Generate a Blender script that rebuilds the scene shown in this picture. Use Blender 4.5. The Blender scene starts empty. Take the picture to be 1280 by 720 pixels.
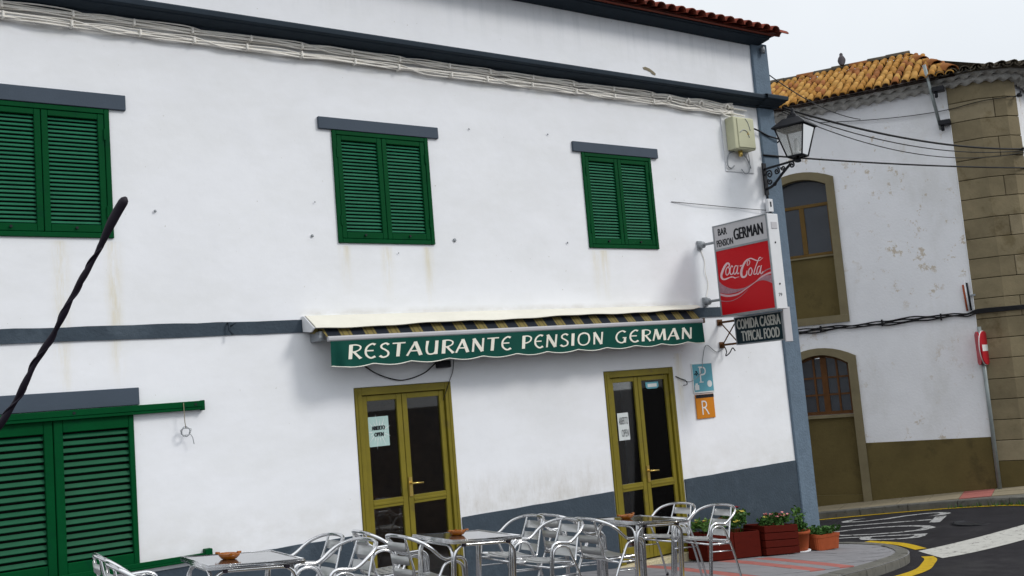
import bpy, bmesh, math, random
from mathutils import Matrix, Vector
import numpy as np
random.seed(7)
S = bpy.context.scene
COL = S.collection
# ---------------------------------------------------------------- camera
cam_d = bpy.data.cameras.new("camera"); cam = bpy.data.objects.new("camera", cam_d); COL.objects.link(cam)
cam_d.sensor_width = 36.0; cam_d.lens = 36.04; cam_d.clip_start = 0.05; cam_d.clip_end = 2000
RR = [[0.8142577728678634, -0.5745965438234546, -0.08260200451809764],
      [-0.007388289812014677, 0.13202428788245135, -0.9912189468441297],
      [0.5804564518531263, 0.8077180196301631, 0.1032565168248808]]
r, d, f = (Vector(v) for v in RR)
M = Matrix.Identity(4)
for i in range(3):
    M[i][0] = r[i]; M[i][1] = -d[i]; M[i][2] = -f[i]
cam.matrix_world = M
S.camera = cam
# ---------------------------------------------------------------- light: bright overcast sky, soft high sun from the right front
SUN_TO = Vector((0.62, -0.72, 0.74)).normalized()
sun_d = bpy.data.lights.new("sun", 'SUN'); sun = bpy.data.objects.new("sun", sun_d); COL.objects.link(sun)
sun_d.energy = 1.5; sun_d.angle = math.radians(14); sun_d.color = (1.0, 0.965, 0.92)
sun.rotation_euler = SUN_TO.to_track_quat('Z', 'Y').to_euler()
W = bpy.data.worlds.new("World"); S.world = W; W.use_nodes = True
nt = W.node_tree; N = nt.nodes; L = nt.links
bg = N["Background"]; bg.inputs[1].default_value = 0.1
sky = N.new("ShaderNodeTexSky"); sky.sky_type = 'NISHITA'; sky.sun_disc = False
sky.sun_elevation = math.asin(SUN_TO.z); sky.sun_rotation = math.atan2(SUN_TO.x, SUN_TO.y)
tc = N.new("ShaderNodeTexCoord"); sx = N.new("ShaderNodeSeparateXYZ"); L.new(tc.outputs['Generated'], sx.inputs[0])
cr = N.new("ShaderNodeValToRGB"); L.new(sx.outputs['Z'], cr.inputs[0])      # overcast luminance: dim horizon, bright zenith
cr.color_ramp.elements[0].position = 0.0; cr.color_ramp.elements[0].color = (0.44, 0.47, 0.505, 1)
cr.color_ramp.elements[1].position = 1.0; cr.color_ramp.elements[1].color = (0.96, 0.985, 1.0, 1)
nz = N.new("ShaderNodeTexNoise"); nz.inputs['Scale'].default_value = 2.2; nz.inputs['Detail'].default_value = 5
L.new(tc.outputs['Generated'], nz.inputs['Vector'])
mr = N.new("ShaderNodeMapRange"); mr.inputs[1].default_value = .3; mr.inputs[2].default_value = .7; mr.inputs[3].default_value = 14.3; mr.inputs[4].default_value = 16.0
L.new(nz.outputs[0], mr.inputs[0])
vm = N.new("ShaderNodeVectorMath"); vm.operation = 'SCALE'; L.new(cr.outputs[0], vm.inputs[0]); L.new(mr.outputs[0], vm.inputs['Scale'])
mx = N.new("ShaderNodeMix"); mx.data_type = 'RGBA'; mx.inputs[0].default_value = 0.94
L.new(sky.outputs[0], mx.inputs[6]); L.new(vm.outputs[0], mx.inputs[7]); L.new(mx.outputs[2], bg.inputs[0])
S.view_settings.view_transform = 'Standard'; S.view_settings.look = 'None'; S.view_settings.gamma = 1; S.view_settings.exposure = 0.0
S.render.film_transparent = False

# ---------------------------------------------------------------- materials
def mat(name, col, rough=.7, metal=0., var=.08, vscale=6., bump=0., bscale=60., col2=None, mix2=.5, scale2=2., spec=.22, stretch=None, alpha=None, trans=0.):
    m = bpy.data.materials.new(name); m.use_nodes = True
    n = m.node_tree.nodes; l = m.node_tree.links; p = n["Principled BSDF"]
    p.inputs['Roughness'].default_value = rough; p.inputs['Metallic'].default_value = metal
    p.inputs['Specular IOR Level'].default_value = spec
    if trans: p.inputs['Transmission Weight'].default_value = trans
    g = n.new("ShaderNodeNewGeometry"); vec = g.outputs['Position']
    if stretch:
        mp = n.new("ShaderNodeMapping"); mp.inputs['Scale'].default_value = stretch; l.new(vec, mp.inputs[0]); vec = mp.outputs[0]
    t = n.new("ShaderNodeTexNoise"); t.inputs['Scale'].default_value = vscale; t.inputs['Detail'].default_value = 6; t.inputs['Roughness'].default_value = .65
    l.new(vec, t.inputs['Vector'])
    mrn = n.new("ShaderNodeMapRange"); mrn.inputs[1].default_value = .25; mrn.inputs[2].default_value = .75
    mrn.inputs[3].default_value = 1 - var; mrn.inputs[4].default_value = 1 + var; l.new(t.outputs[0], mrn.inputs[0])
    base = n.new("ShaderNodeRGB"); base.outputs[0].default_value = (*col, 1); out = base.outputs[0]
    if col2:
        t2 = n.new("ShaderNodeTexNoise"); t2.inputs['Scale'].default_value = scale2; t2.inputs['Detail'].default_value = 8; t2.inputs['Roughness'].default_value = .7
        l.new(vec, t2.inputs['Vector'])
        r2 = n.new("ShaderNodeMapRange"); r2.inputs[1].default_value = mix2; r2.inputs[2].default_value = mix2 + .1; l.new(t2.outputs[0], r2.inputs[0])
        m2 = n.new("ShaderNodeMix"); m2.data_type = 'RGBA'; l.new(r2.outputs[0], m2.inputs[0]); l.new(out, m2.inputs[6]); m2.inputs[7].default_value = (*col2, 1); out = m2.outputs[2]
    s = n.new("ShaderNodeVectorMath"); s.operation = 'SCALE'; l.new(out, s.inputs[0]); l.new(mrn.outputs[0], s.inputs['Scale'])
    l.new(s.outputs[0], p.inputs['Base Color'])
    if bump:
        b = n.new("ShaderNodeTexNoise"); b.inputs['Scale'].default_value = bscale; b.inputs['Detail'].default_value = 5; l.new(vec, b.inputs['Vector'])
        bn = n.new("ShaderNodeBump"); bn.inputs['Strength'].default_value = bump; bn.inputs['Distance'].default_value = .01; l.new(b.outputs[0], bn.inputs['Height'])
        l.new(bn.outputs[0], p.inputs['Normal'])
    m['tail'] = 0
    return m
def math_n(n, l, op, a, b=None, c=None):
    x = n.new("ShaderNodeMath"); x.operation = op
    for i, v in enumerate((a, b, c)):
        if v is None: continue
        if isinstance(v, (int, float)): x.inputs[i].default_value = v
        else: l.new(v, x.inputs[i])
    return x.outputs[0]
def add_mask(m, maskfn, col, amount=1.):
    """blend a second colour over the base where maskfn(n, l, pos) is 1: stains, dirt and painted shade with a shape of their own"""
    n = m.node_tree.nodes; l = m.node_tree.links; p = n["Principled BSDF"]
    src = p.inputs['Base Color'].links[0].from_socket
    g = n.new("ShaderNodeNewGeometry"); sp = n.new("ShaderNodeSeparateXYZ"); l.new(g.outputs['Position'], sp.inputs[0])
    k = maskfn(n, l, g.outputs['Position'], sp.outputs)
    k = math_n(n, l, 'MULTIPLY', k, amount)
    mxn = n.new("ShaderNodeMix"); mxn.data_type = 'RGBA'; l.new(k, mxn.inputs[0]); l.new(src, mxn.inputs[6]); mxn.inputs[7].default_value = (*col, 1)
    l.new(mxn.outputs[2], p.inputs['Base Color'])
def noise(n, l, pos, scale, stretch=(1, 1, 1), lo=.45, hi=.6, detail=6, rough=.6):
    mp = n.new("ShaderNodeMapping"); mp.inputs['Scale'].default_value = stretch; l.new(pos, mp.inputs[0])
    t = n.new("ShaderNodeTexNoise"); t.inputs['Scale'].default_value = scale; t.inputs['Detail'].default_value = detail; t.inputs['Roughness'].default_value = rough; l.new(mp.outputs[0], t.inputs['Vector'])
    q = n.new("ShaderNodeMapRange"); q.inputs[1].default_value = lo; q.inputs[2].default_value = hi; l.new(t.outputs[0], q.inputs[0])
    return q.outputs[0]
def band_mask(n, l, v, lo0, lo1, hi1, hi0):
    a = n.new("ShaderNodeMapRange"); a.inputs[1].default_value = lo0; a.inputs[2].default_value = lo1; l.new(v, a.inputs[0])
    b = n.new("ShaderNodeMapRange"); b.inputs[1].default_value = hi1; b.inputs[2].default_value = hi0; b.inputs[3].default_value = 1; b.inputs[4].default_value = 0; l.new(v, b.inputs[0])
    return math_n(n, l, 'MULTIPLY', a.outputs[0], b.outputs[0])

m_wall = mat("white stucco", (.85, .865, .90), .9, var=.03, vscale=1.5, bump=.42, bscale=5.5)
def drips(n, l, pos, xyz):
    tot = None
    for x0, top, bot in ((1.93, 1.63, .2), (2.36, 1.63, .3), (4.60, 1.63, 1.1), (5.07, 1.63, 1.0), (5.56, 1.63, .95), (7.86, 1.63, 1.0), (8.0, 1.63, .98), (9.05, .35, -.6)):
        w = noise(n, l, pos, 3.0, (0, 0, 1), 0, 1)
        dx = math_n(n, l, 'SUBTRACT', xyz[0], x0); dx = math_n(n, l, 'ADD', dx, math_n(n, l, 'MULTIPLY', math_n(n, l, 'SUBTRACT', w, .5), .05))
        g = math_n(n, l, 'DIVIDE', dx, .055); g = math_n(n, l, 'MULTIPLY', g, g); g = math_n(n, l, 'POWER', 2.718, math_n(n, l, 'MULTIPLY', g, -1))
        g = math_n(n, l, 'MULTIPLY', g, band_mask(n, l, xyz[2], bot, bot + .5, top - .02, top))
        tot = g if tot is None else math_n(n, l, 'ADD', tot, g)
    br = noise(n, l, pos, 7, (2.2, 1, .30), .36, .64, 8, .75)
    return math_n(n, l, 'MULTIPLY', math_n(n, l, 'MINIMUM', tot, 1), br)
add_mask(m_wall, drips, (.68, .60, .38), .65)
def grime_and_shade(n, l, pos, xyz):
    a = band_mask(n, l, xyz[2], -1.25, -1.18, -1.12, -.75)
    b = band_mask(n, l, xyz[2], 3.38, 3.5, 3.7, 3.72)  # painted shadow band of the cornice and cables
    c = math_n(n, l, 'MULTIPLY', band_mask(n, l, xyz[2], .90, .925, .945, 1.0), band_mask(n, l, xyz[0], 4.0, 4.2, 9.2, 9.6))
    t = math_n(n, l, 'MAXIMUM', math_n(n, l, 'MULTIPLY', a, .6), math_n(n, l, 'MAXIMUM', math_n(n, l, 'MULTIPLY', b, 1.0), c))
    return math_n(n, l, 'MULTIPLY', t, noise(n, l, pos, 4, (1, 1, 1.5), .3, .7))
add_mask(m_wall, grime_and_shade, (.50, .48, .42), .6)
def faint(n, l, pos, xyz):
    return noise(n, l, pos, .9, (1, 1, 2.2), .42, .72, 7, .7)
add_mask(m_wall, faint, (.70, .71, .70), .38)
def base_grime(n, l, pos, xyz):
    t = math_n(n, l, 'MULTIPLY', math_n(n, l, 'MULTIPLY', band_mask(n, l, xyz[2], -1.3, -1.2, -1.17, -.72), band_mask(n, l, xyz[0], 4.2, 6.6, 7.6, 8.2)), noise(n, l, pos, 2.2, (1, 1, .35), .42, .62, 8, .75))
    return math_n(n, l, 'MULTIPLY', t, noise(n, l, pos, 14, (1, 1, .3), .30, .65, 6, .7))
add_mask(m_wall, base_grime, (.46, .42, .36), .75)
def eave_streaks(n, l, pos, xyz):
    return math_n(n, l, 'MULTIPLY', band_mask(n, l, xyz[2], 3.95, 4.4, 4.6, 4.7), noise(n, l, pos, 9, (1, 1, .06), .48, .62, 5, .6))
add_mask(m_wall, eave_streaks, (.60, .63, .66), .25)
def specks(n, l, pos, xyz):
    return math_n(n, l, 'MULTIPLY', noise(n, l, pos, 26, (1, 1, 1), .74, .77, 2, .5), noise(n, l, pos, 1.1, (1, 1, 1), .5, .6))
add_mask(m_wall, specks, (.42, .40, .34), .8)
m_blue = mat("slate blue paint", (.046, .064, .084), .85, var=.14, vscale=5, bump=.6, bscale=40, col2=(.066, .088, .112), mix2=.55, scale2=1.4, spec=.25)
m_trim = mat("slate blue smooth trim", (.060, .080, .108), .75, var=.06, vscale=4, bump=.1, spec=.25)
m_corn = mat("dark slate cornice paint", (.024, .036, .050), .8, var=.14, vscale=5, bump=.2, spec=.2)
m_pil = mat("slate blue rough pilaster", (.125, .172, .225), .85, var=.14, vscale=7, bump=.8, bscale=35, spec=.25)
m_green = mat("green shutter paint", (.0003, .058, .016), .5, var=.16, vscale=3, spec=.06, col2=(.0008, .048, .017), mix2=.56, scale2=7)
m_slat = mat("green slat paint", (.004, .082, .036), .48, var=.18, vscale=5, spec=.18)
m_slat2 = mat("green slat paint with light painted in", (.016, .128, .068), .5, var=.2, vscale=5, spec=.15)  # upper window slats: same green, brighter light put into the colour
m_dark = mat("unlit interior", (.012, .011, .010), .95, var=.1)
m_int = mat("dim brown interior", (.20, .105, .05), .9, var=.5, vscale=2)
m_olive = mat("mustard olive door paint", (.185, .150, .012), .45, var=.16, vscale=4, spec=.3, col2=(.15, .118, .02), mix2=.56, scale2=6)
m_brass = mat("brass handle", (.65, .47, .14), .3, .9)
m_alu = mat("polished aluminium", (.74, .745, .76), .17, 1., var=.05, vscale=20)
m_aluslat = mat("anodised aluminium slat", (.60, .605, .60), .36, .85, var=.06, vscale=14)
m_steel = mat("table top steel", (.36, .365, .37), .10, .95, var=.12, vscale=9, col2=(.30, .30, .295), mix2=.55, scale2=12)
m_black = mat("black iron", (.012, .013, .017), .5, var=.2)
m_rubber = mat("black rubber", (.014, .010, .018), .6, var=.2)
m_wire = mat("black cable sheath", (.013, .013, .015), .6)
m_wwire = mat("white cable sheath", (.86, .83, .77), .6, var=.1, vscale=9)
m_cream = mat("cream canvas hood", (.70, .68, .60), .85, var=.06, vscale=3, col2=(.58, .52, .40), mix2=.66, scale2=5, bump=.1)
m_whitemetal = mat("white metal", (.72, .73, .75), .45, var=.04)
m_bar = mat("grey painted bar", (.44, .44, .46), .5, var=.06)
m_greymetal = mat("grey galvanised metal", (.30, .32, .34), .5, .5, var=.15)
m_valance = mat("bottle green canvas", (.002, .062, .046), .85, var=.12, vscale=5, bump=.1, bscale=300)
m_letter = mat("cream lettering paint", (.80, .78, .68), .7, var=.05)
m_piping = mat("white piping", (.75, .73, .66), .7)
m_panel = mat("white lightbox panel", (.52, .51, .53), .4, var=.03)
m_red = mat("red lightbox panel", (.52, .002, .008), .4, var=.04, vscale=3)
m_swoosh = mat("silver ribbon print", (.36, .19, .23), .4, var=.25, vscale=30)
m_swoosh2 = mat("pale ribbon print", (.62, .38, .42), .4, var=.1)
m_logo = mat("white script print", (.74, .52, .55), .4)
m_ink = mat("black print", (.012, .012, .016), .5)
m_navy = mat("dark teal sign panel", (.008, .024, .032), .35, var=.1)
m_signlet = mat("grey white sign lettering", (.50, .50, .46), .5, var=.1)
m_psign = mat("sky blue enamel", (.12, .36, .44), .4, var=.08)
m_rsign = mat("orange enamel", (.60, .21, .012), .4, var=.06)
m_white = mat("white print", (.72, .73, .72), .5)
m_paper = mat("mint paper", (.42, .58, .55), .8, var=.05)
m_paper2 = mat("white paper", (.62, .66, .66), .8, var=.05)
m_box = mat("ivory plastic box", (.52, .52, .36), .5, var=.06, vscale=5)
m_amber = mat("amber glass", (.36, .105, .003), .07, spec=.5, trans=.25)
m_terra = mat("terracotta pot", (.30, .062, .018), .75, var=.12, vscale=15)
m_redwood = mat("oxide red painted wood", (.072, .007, .0035), .8, spec=.08, var=.18, vscale=8, stretch=(1, 1, 6))
m_soil = mat("potting soil", (.02, .014, .01), .95)
m_leaf = mat("green leaves", (.045, .115, .022), .55, var=.4, vscale=30)
m_leaf2 = mat("light green leaves", (.075, .16, .03), .55, var=.4, vscale=30)
m_petal_r = mat("dark red petals", (.22, .012, .02), .6)
m_petal_p = mat("pink petals", (.62, .25, .25), .6)
m_petal_y = mat("yellow petals", (.62, .52, .10), .6)
m_asph = mat("asphalt", (.023, .022, .025), .95, spec=.1, var=.3, vscale=3, bump=.5, bscale=140, col2=(.032, .031, .033), mix2=.52, scale2=.8)
def tarmarks(n, l, pos, xyz): return noise(n, l, pos, 1.3, (1, .25, 1), .60, .66, 8, .7)
add_mask(m_asph, tarmarks, (.014, .014, .016), .6)
m_tile = mat("grey pavement tile", (.215, .213, .225), .9, var=.14, vscale=5, bump=.3, bscale=90)
m_tilep = mat("pink pavement tile", (.34, .118, .102), .9, var=.14, vscale=6, bump=.3, bscale=90)
m_kerb = mat("grey kerb concrete", (.125, .122, .108), .9, var=.25, vscale=6, bump=.5, bscale=60, col2=(.06, .058, .048), mix2=.56, scale2=5)
m_slab = mat("sandy pavement slab", (.24, .205, .14), .9, var=.14, vscale=6, bump=.3)
m_ypaint = mat("yellow road paint", (.44, .29, .006), .85, var=.18, vscale=12, col2=(.20, .14, .02), mix2=.56, scale2=9)
m_wpaint = mat("worn white road paint", (.44, .435, .405), .85, var=.12, vscale=8, col2=(.15, .14, .13), mix2=.55, scale2=13)
m_wpaint2 = mat("faded white road paint", (.34, .34, .34), .85, var=.2, vscale=8, col2=(.05, .05, .05), mix2=.515, scale2=11)
m_tile_r = mat("dark red roof tile", (.22, .048, .028), .8, var=.35, vscale=7, col2=(.09, .03, .022), mix2=.55, scale2=6)
m_tile_o = mat("ochre roof tile", (.34, .165, .034), .9, var=.4, vscale=9, col2=(.17, .070, .025), mix2=.57, scale2=5)
m_tile_o2 = mat("yellow ochre roof tile", (.43, .235, .062), .9, var=.35, vscale=5, col2=(.22, .11, .04), mix2=.58, scale2=5)
m_tile_o3 = mat("burnt orange roof tile", (.25, .095, .028), .9, var=.35, vscale=5)
m_lichen = mat("lichen grey tile", (.075, .062, .045), .9, var=.4, vscale=12, col2=(.15, .13, .09), mix2=.55, scale2=10, bump=.5)
m_pan = mat("dark pan tile", (.036, .013, .008), .9, var=.4, vscale=8)
m_wall2 = mat("old whitewash", (.81, .815, .84), .9, var=.06, vscale=1.2, bump=.4, bscale=25)
def peel(n, l, pos, xyz):
    a = noise(n, l, pos, 4.2, (1, 1, .9), .575, .61, 9, .74)
    b = noise(n, l, pos, .7, (1, 1, 1), .45, .56)
    return math_n(n, l, 'MULTIPLY', a, b)
add_mask(m_wall2, peel, (.50, .41, .29), .75)
def peel2(n, l, pos, xyz): return noise(n, l, pos, 1.1, (1, 1, .5), .50, .75, 8, .7)
add_mask(m_wall2, peel2, (.55, .54, .50), .45)
m_mould = mat("lime mortar moulding", (.42, .41, .385), .9, var=.25, vscale=6, bump=.5, bscale=30)
m_conc = mat("olive brown render", (.118, .090, .034), .9, var=.2, vscale=1.6, bump=.35, bscale=20, col2=(.082, .063, .025), mix2=.55, scale2=1.1)
m_surr = mat("grey brown stone surround", (.19, .160, .095), .9, var=.14, vscale=3, bump=.3)
m_quoin = mat("brown ashlar stone", (.225, .185, .112), .9, var=.22, vscale=2.4, bump=.45, bscale=25, col2=(.16, .128, .07), mix2=.55, scale2=2)
m_quoin2 = mat("paler ashlar stone", (.255, .212, .135), .9, var=.22, vscale=2.4, bump=.45, bscale=25, col2=(.19, .15, .085), mix2=.55, scale2=2)
m_quoin3 = mat("darker ashlar stone", (.198, .162, .098), .9, var=.25, vscale=2.4, bump=.45, bscale=25, col2=(.14, .11, .06), mix2=.55, scale2=2)
m_joint = mat("dark mortar joint", (.03, .025, .018), .95)
m_wood = mat("varnished brown wood", (.10, .040, .010), .55, var=.25, vscale=8)
m_ywood = mat("yellow brown window wood", (.125, .072, .016), .55, var=.2, vscale=8)
m_glass2 = mat("dark window glass", (.03, .037, .048), .08, spec=.6)
m_signred = mat("red traffic enamel", (.42, .008, .02), .4, var=.1)
m_terrazzo = mat("speckled threshold stone", (.52, .46, .30), .7, var=.45, vscale=60)
m_bird = mat("grey brown feathers", (.055, .048, .055), .8, var=.3, vscale=20)
m_car = mat("dark grey car paint", (.03, .032, .036), .25, .3, spec=.6)
m_galv = mat("weathered steel tube", (.26, .29, .29), .5, .4, var=.2)
m_bandmat = m_blue
# thin glass: see-through with a mirror reflection that grows at grazing angles, plus a little milkiness
def glass(name, tint, milk, ior=1.5):
    m = bpy.data.materials.new(name); m.use_nodes = True; n = m.node_tree.nodes; l = m.node_tree.links
    p = n["Principled BSDF"]; p.inputs['Base Color'].default_value = (*tint, 1); p.inputs['Roughness'].default_value = .8; p.inputs['Specular IOR Level'].default_value = 0
    t = n.new("ShaderNodeBsdfTransparent"); t.inputs[0].default_value = (.9, .92, .92, 1)
    gl = n.new("ShaderNodeBsdfGlossy"); gl.inputs['Roughness'].default_value = .015
    m1 = n.new("ShaderNodeMixShader"); m1.inputs[0].default_value = milk; l.new(t.outputs[0], m1.inputs[1]); l.new(p.outputs[0], m1.inputs[2])
    fr = n.new("ShaderNodeFresnel"); fr.inputs[0].default_value = ior
    m2 = n.new("ShaderNodeMixShader"); l.new(fr.outputs[0], m2.inputs[0]); l.new(m1.outputs[0], m2.inputs[1]); l.new(gl.outputs[0], m2.inputs[2])
    l.new(m2.outputs[0], n["Material Output"].inputs[0]); return m
m_pane = glass("door glass", (.03, .025, .02), .03)
m_lglass = glass("milky lantern glass", (.50, .48, .44), .30, 1.25)
# awning stripes: woven print, alternating navy and gold
m_stripe = mat("striped awning canvas", (.01, .014, .022), .85, var=.1)
def stripes(n, l, pos, xyz):
    u = math_n(n, l, 'DIVIDE', math_n(n, l, 'SUBTRACT', xyz[0], 4.22), .262)
    fr = math_n(n, l, 'FRACT', u)
    a = band_mask(n, l, fr, .50, .52, .97, .99)
    b = math_n(n, l, 'SUBTRACT', 1, math_n(n, l, 'MULTIPLY', .5, band_mask(n, l, fr, .58, .60, .64, .66)))
    c = math_n(n, l, 'SUBTRACT', 1, math_n(n, l, 'MULTIPLY', .5, band_mask(n, l, fr, .82, .84, .88, .90)))
    return math_n(n, l, 'MULTIPLY', a, math_n(n, l, 'MULTIPLY', b, c))
add_mask(m_stripe, stripes, (.19, .15, .05), 1.)

# ---------------------------------------------------------------- builders
MW = {}
def thing(name, label, cat, loc=(0, 0, 0), rz=0., group=None):
    o = bpy.data.objects.new(name, None); COL.objects.link(o); o.empty_display_size = .2
    o.location = loc; o.rotation_euler = (0, 0, rz); MW[o] = Matrix.Translation(loc) @ Matrix.Rotation(rz, 4, 'Z')
    tag(o, label, cat, group); return o
def tag(o, label=None, cat=None, group=None, kind=None):
    if label: o['label'] = label
    if cat: o['category'] = cat
    if group: o['group'] = group
    if kind: o['kind'] = kind
    return o
class MB:
    def __init__(s, T=None): s.v = []; s.f = []; s.T = T; s.sm = set()
    def add(s, vs, fs, smooth=False):
        o = len(s.v); s.v += [tuple(x) for x in vs]
        for q in fs:
            if smooth: s.sm.add(len(s.f))
            s.f.append(tuple(i + o for i in q))
        return s
    def box(s, x0, x1, y0, y1, z0, z1):
        if x0 > x1: x0, x1 = x1, x0
        if y0 > y1: y0, y1 = y1, y0
        if z0 > z1: z0, z1 = z1, z0
        v = [(x, y, z) for x in (x0, x1) for y in (y0, y1) for z in (z0, z1)]
        return s.add(v, [(0, 1, 3, 2), (4, 6, 7, 5), (0, 4, 5, 1), (2, 3, 7, 6), (0, 2, 6, 4), (1, 5, 7, 3)])
    def hexa(s, v8):
        "bottom 4 ccw then top 4"
        return s.add(v8, [(3, 2, 1, 0), (4, 5, 6, 7), (0, 1, 5, 4), (1, 2, 6, 5), (2, 3, 7, 6), (3, 0, 4, 7)])
    def tube(s, pts, rad, n=8, closed=False, cap=True):
        P = [Vector(p) for p in pts]; m = len(P); R_ = rad if isinstance(rad, (list, tuple)) else [rad] * m
        vs = []; nrm = None
        for i in range(m):
            a = P[i - 1] if (i or closed) else P[i]; b = P[(i + 1) % m] if (i < m - 1 or closed) else P[i]
            t = (b - a)
            t = t.normalized() if t.length > 1e-9 else Vector((0, 0, 1))
            if nrm is None:
                up = Vector((0, 0, 1)) if abs(t.z) < .9 else Vector((1, 0, 0)); nrm = t.cross(up).normalized()
            nrm = (nrm - t * nrm.dot(t)).normalized(); bn = t.cross(nrm)
            for k in range(n):
                a_ = 2 * math.pi * k / n; vs.append(P[i] + (nrm * math.cos(a_) + bn * math.sin(a_)) * R_[i])
        fs = []
        for i in range(m if closed else m - 1):
            j = (i + 1) % m
            for k in range(n):
                k2 = (k + 1) % n; fs.append((i * n + k, i * n + k2, j * n + k2, j * n + k))
        s.add(vs, fs, True)
        if cap and not closed:
            o = len(s.v) - len(vs); s.f.append(tuple(o + k for k in range(n))[::-1]); s.f.append(tuple(o + (m - 1) * n + k for k in range(n)))
        return s
    def lathe(s, prof, c=(0, 0, 0), n=20, axis='z'):
        vs = []
        for (r_, z_) in prof:
            for k in range(n):
                a = 2 * math.pi * k / n; p = (r_ * math.cos(a), r_ * math.sin(a), z_)
                if axis == 'y': p = (p[0], p[2], p[1])
                if axis == 'x': p = (p[2], p[0], p[1])
                vs.append((c[0] + p[0], c[1] + p[1], c[2] + p[2]))
        m = len(prof)
        fs = [(i * n + k, i * n + (k + 1) % n, (i + 1) * n + (k + 1) % n, (i + 1) * n + k) for i in range(m - 1) for k in range(n)]
        s.add(vs, fs, True); o = len(s.v) - len(vs)
        s.f.append(tuple(o + k for k in range(n))[::-1]); s.f.append(tuple(o + (m - 1) * n + k for k in range(n))); return s
    def sheet(s, grid, smooth=True):
        "grid of points rows x cols"
        rows = len(grid); c = len(grid[0])
        return s.add([p for rr in grid for p in rr], [(i * c + j, i * c + j + 1, (i + 1) * c + j + 1, (i + 1) * c + j) for i in range(rows - 1) for j in range(c - 1)], smooth)
    def prism(s, poly, y0, y1):
        "polygon in x,z extruded along y"
        n = len(poly)
        return s.add([(x, y0, z) for x, z in poly] + [(x, y1, z) for x, z in poly], [tuple(range(n)), tuple(range(2 * n - 1, n - 1, -1))] + [(i + n, (i + 1) % n + n, (i + 1) % n, i) for i in range(n)])
    def mesh(s, name, m, inv=None, recalc=True):
        me = bpy.data.meshes.new(name); v = s.v
        if s.T is not None: v = [tuple(s.T @ Vector(p)) for p in v]
        if inv is not None: v = [tuple(inv @ Vector(p)) for p in v]
        me.from_pydata(v, [], s.f)
        if s.sm:
            fl = [i in s.sm for i in range(len(s.f))]; me.polygons.foreach_set('use_smooth', fl)
        if recalc:
            bm = bmesh.new(); bm.from_mesh(me); bmesh.ops.recalc_face_normals(bm, faces=bm.faces); bm.to_mesh(me); bm.free()
        me.materials.append(m); me.update(); return me
    def build(s, name, m, parent=None, bevel=0., label=None, kind=None, recalc=True, seg=1):
        inv = MW[parent].inverted() if parent else None
        o = bpy.data.objects.new(name, s.mesh(name, m, inv, recalc)); COL.objects.link(o)
        if parent: o.parent = parent; MW[o] = MW[parent]
        else: MW[o] = Matrix.Identity(4)
        if bevel:
            b = o.modifiers.new("bevel", 'BEVEL'); b.width = bevel; b.segments = seg; b.limit_method = 'ANGLE'
        tag(o, label, None, None, kind); return o
def place(me, name, parent, mw):
    o = bpy.data.objects.new(name, me); COL.objects.link(o); o.parent = parent
    o.matrix_basis = MW[parent].inverted() @ mw if parent else mw; MW[o] = mw; return o
def node(name, parent, label=None):
    "an empty part that holds its own sub-parts"
    o = bpy.data.objects.new(name, None); COL.objects.link(o); o.parent = parent; MW[o] = MW[parent]; o.empty_display_size = .1
    if label: o['label'] = label
    return o
def copy_tree(o, parent=None):
    c = o.copy(); COL.objects.link(c)
    if parent: c.parent = parent
    for ch in list(o.children): copy_tree(ch, c)
    return c
def catmull(P, k=6, closed=False):
    P = [Vector(p) for p in P]; out = []; n = len(P)
    for i in range(n if closed else n - 1):
        a = P[(i - 1) % n] if (i or closed) else P[0] * 2 - P[1]; b = P[i]; c = P[(i + 1) % n]; e = P[(i + 2) % n] if (i + 2 < n or closed) else P[-1] * 2 - P[-2]
        for j in range(k):
            t = j / k; out.append(.5 * ((2 * b) + (c - a) * t + (2 * a - 5 * b + 4 * c - e) * t * t + (3 * b - a - 3 * c + e) * t ** 3))
    if not closed: out.append(P[-1])
    return out
def text_mesh(s, size, width=None, bold=0.):
    "text in the built-in font as (verts, faces), lower left at the origin, scaled to size high and width wide"
    c = bpy.data.curves.new("txt", 'FONT'); c.body = s; c.size = 1; c.offset = bold; c.resolution_u = 3; c.extrude = .004
    o = bpy.data.objects.new("txt", c); COL.objects.link(o)
    dg = bpy.context.evaluated_depsgraph_get(); me = bpy.data.meshes.new_from_object(o.evaluated_get(dg))
    vs = [v.co.copy() for v in me.vertices]; fs = [tuple(p.vertices) for p in me.polygons]
    bpy.data.objects.remove(o); bpy.data.curves.remove(c); bpy.data.meshes.remove(me)
    x0 = min(v.x for v in vs); x1 = max(v.x for v in vs); y0 = min(v.y for v in vs); y1 = max(v.y for v in vs)
    sy = size / (y1 - y0); sx_ = (width / (x1 - x0)) if width else sy
    return [Vector(((v.x - x0) * sx_, (v.y - y0) * sy, v.z)) for v in vs], fs
def text_part(s, m, parent, name, org, ex, ez, size, width=None, bold=0., skew=0., label=None, fat=0.):
    "letters lying in the plane spanned by ex (reading direction) and ez (up); they stand 3 mm proud along ex x ez"
    vs, fs = text_mesh(s, size, width, bold); ex = Vector(ex); ez = Vector(ez); nn = ex.cross(ez); org = Vector(org)
    keep = [q for q in fs if all(vs[i].z > 0 for i in q)]
    b = MB(); b.add([org + ex * (v.x + skew * v.y) + ez * v.y + nn * .002 for v in vs], keep)
    if fat:
        for q_, (fx, fz) in enumerate(((fat, 0), (-fat, 0), (0, fat * .6))): b.add([org + ex * (v.x + fx) + ez * (v.y + fz) + nn * (.0022 + .0002 * q_) for v in vs], keep)
    return b.build(name, m, parent, label=label)
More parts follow.
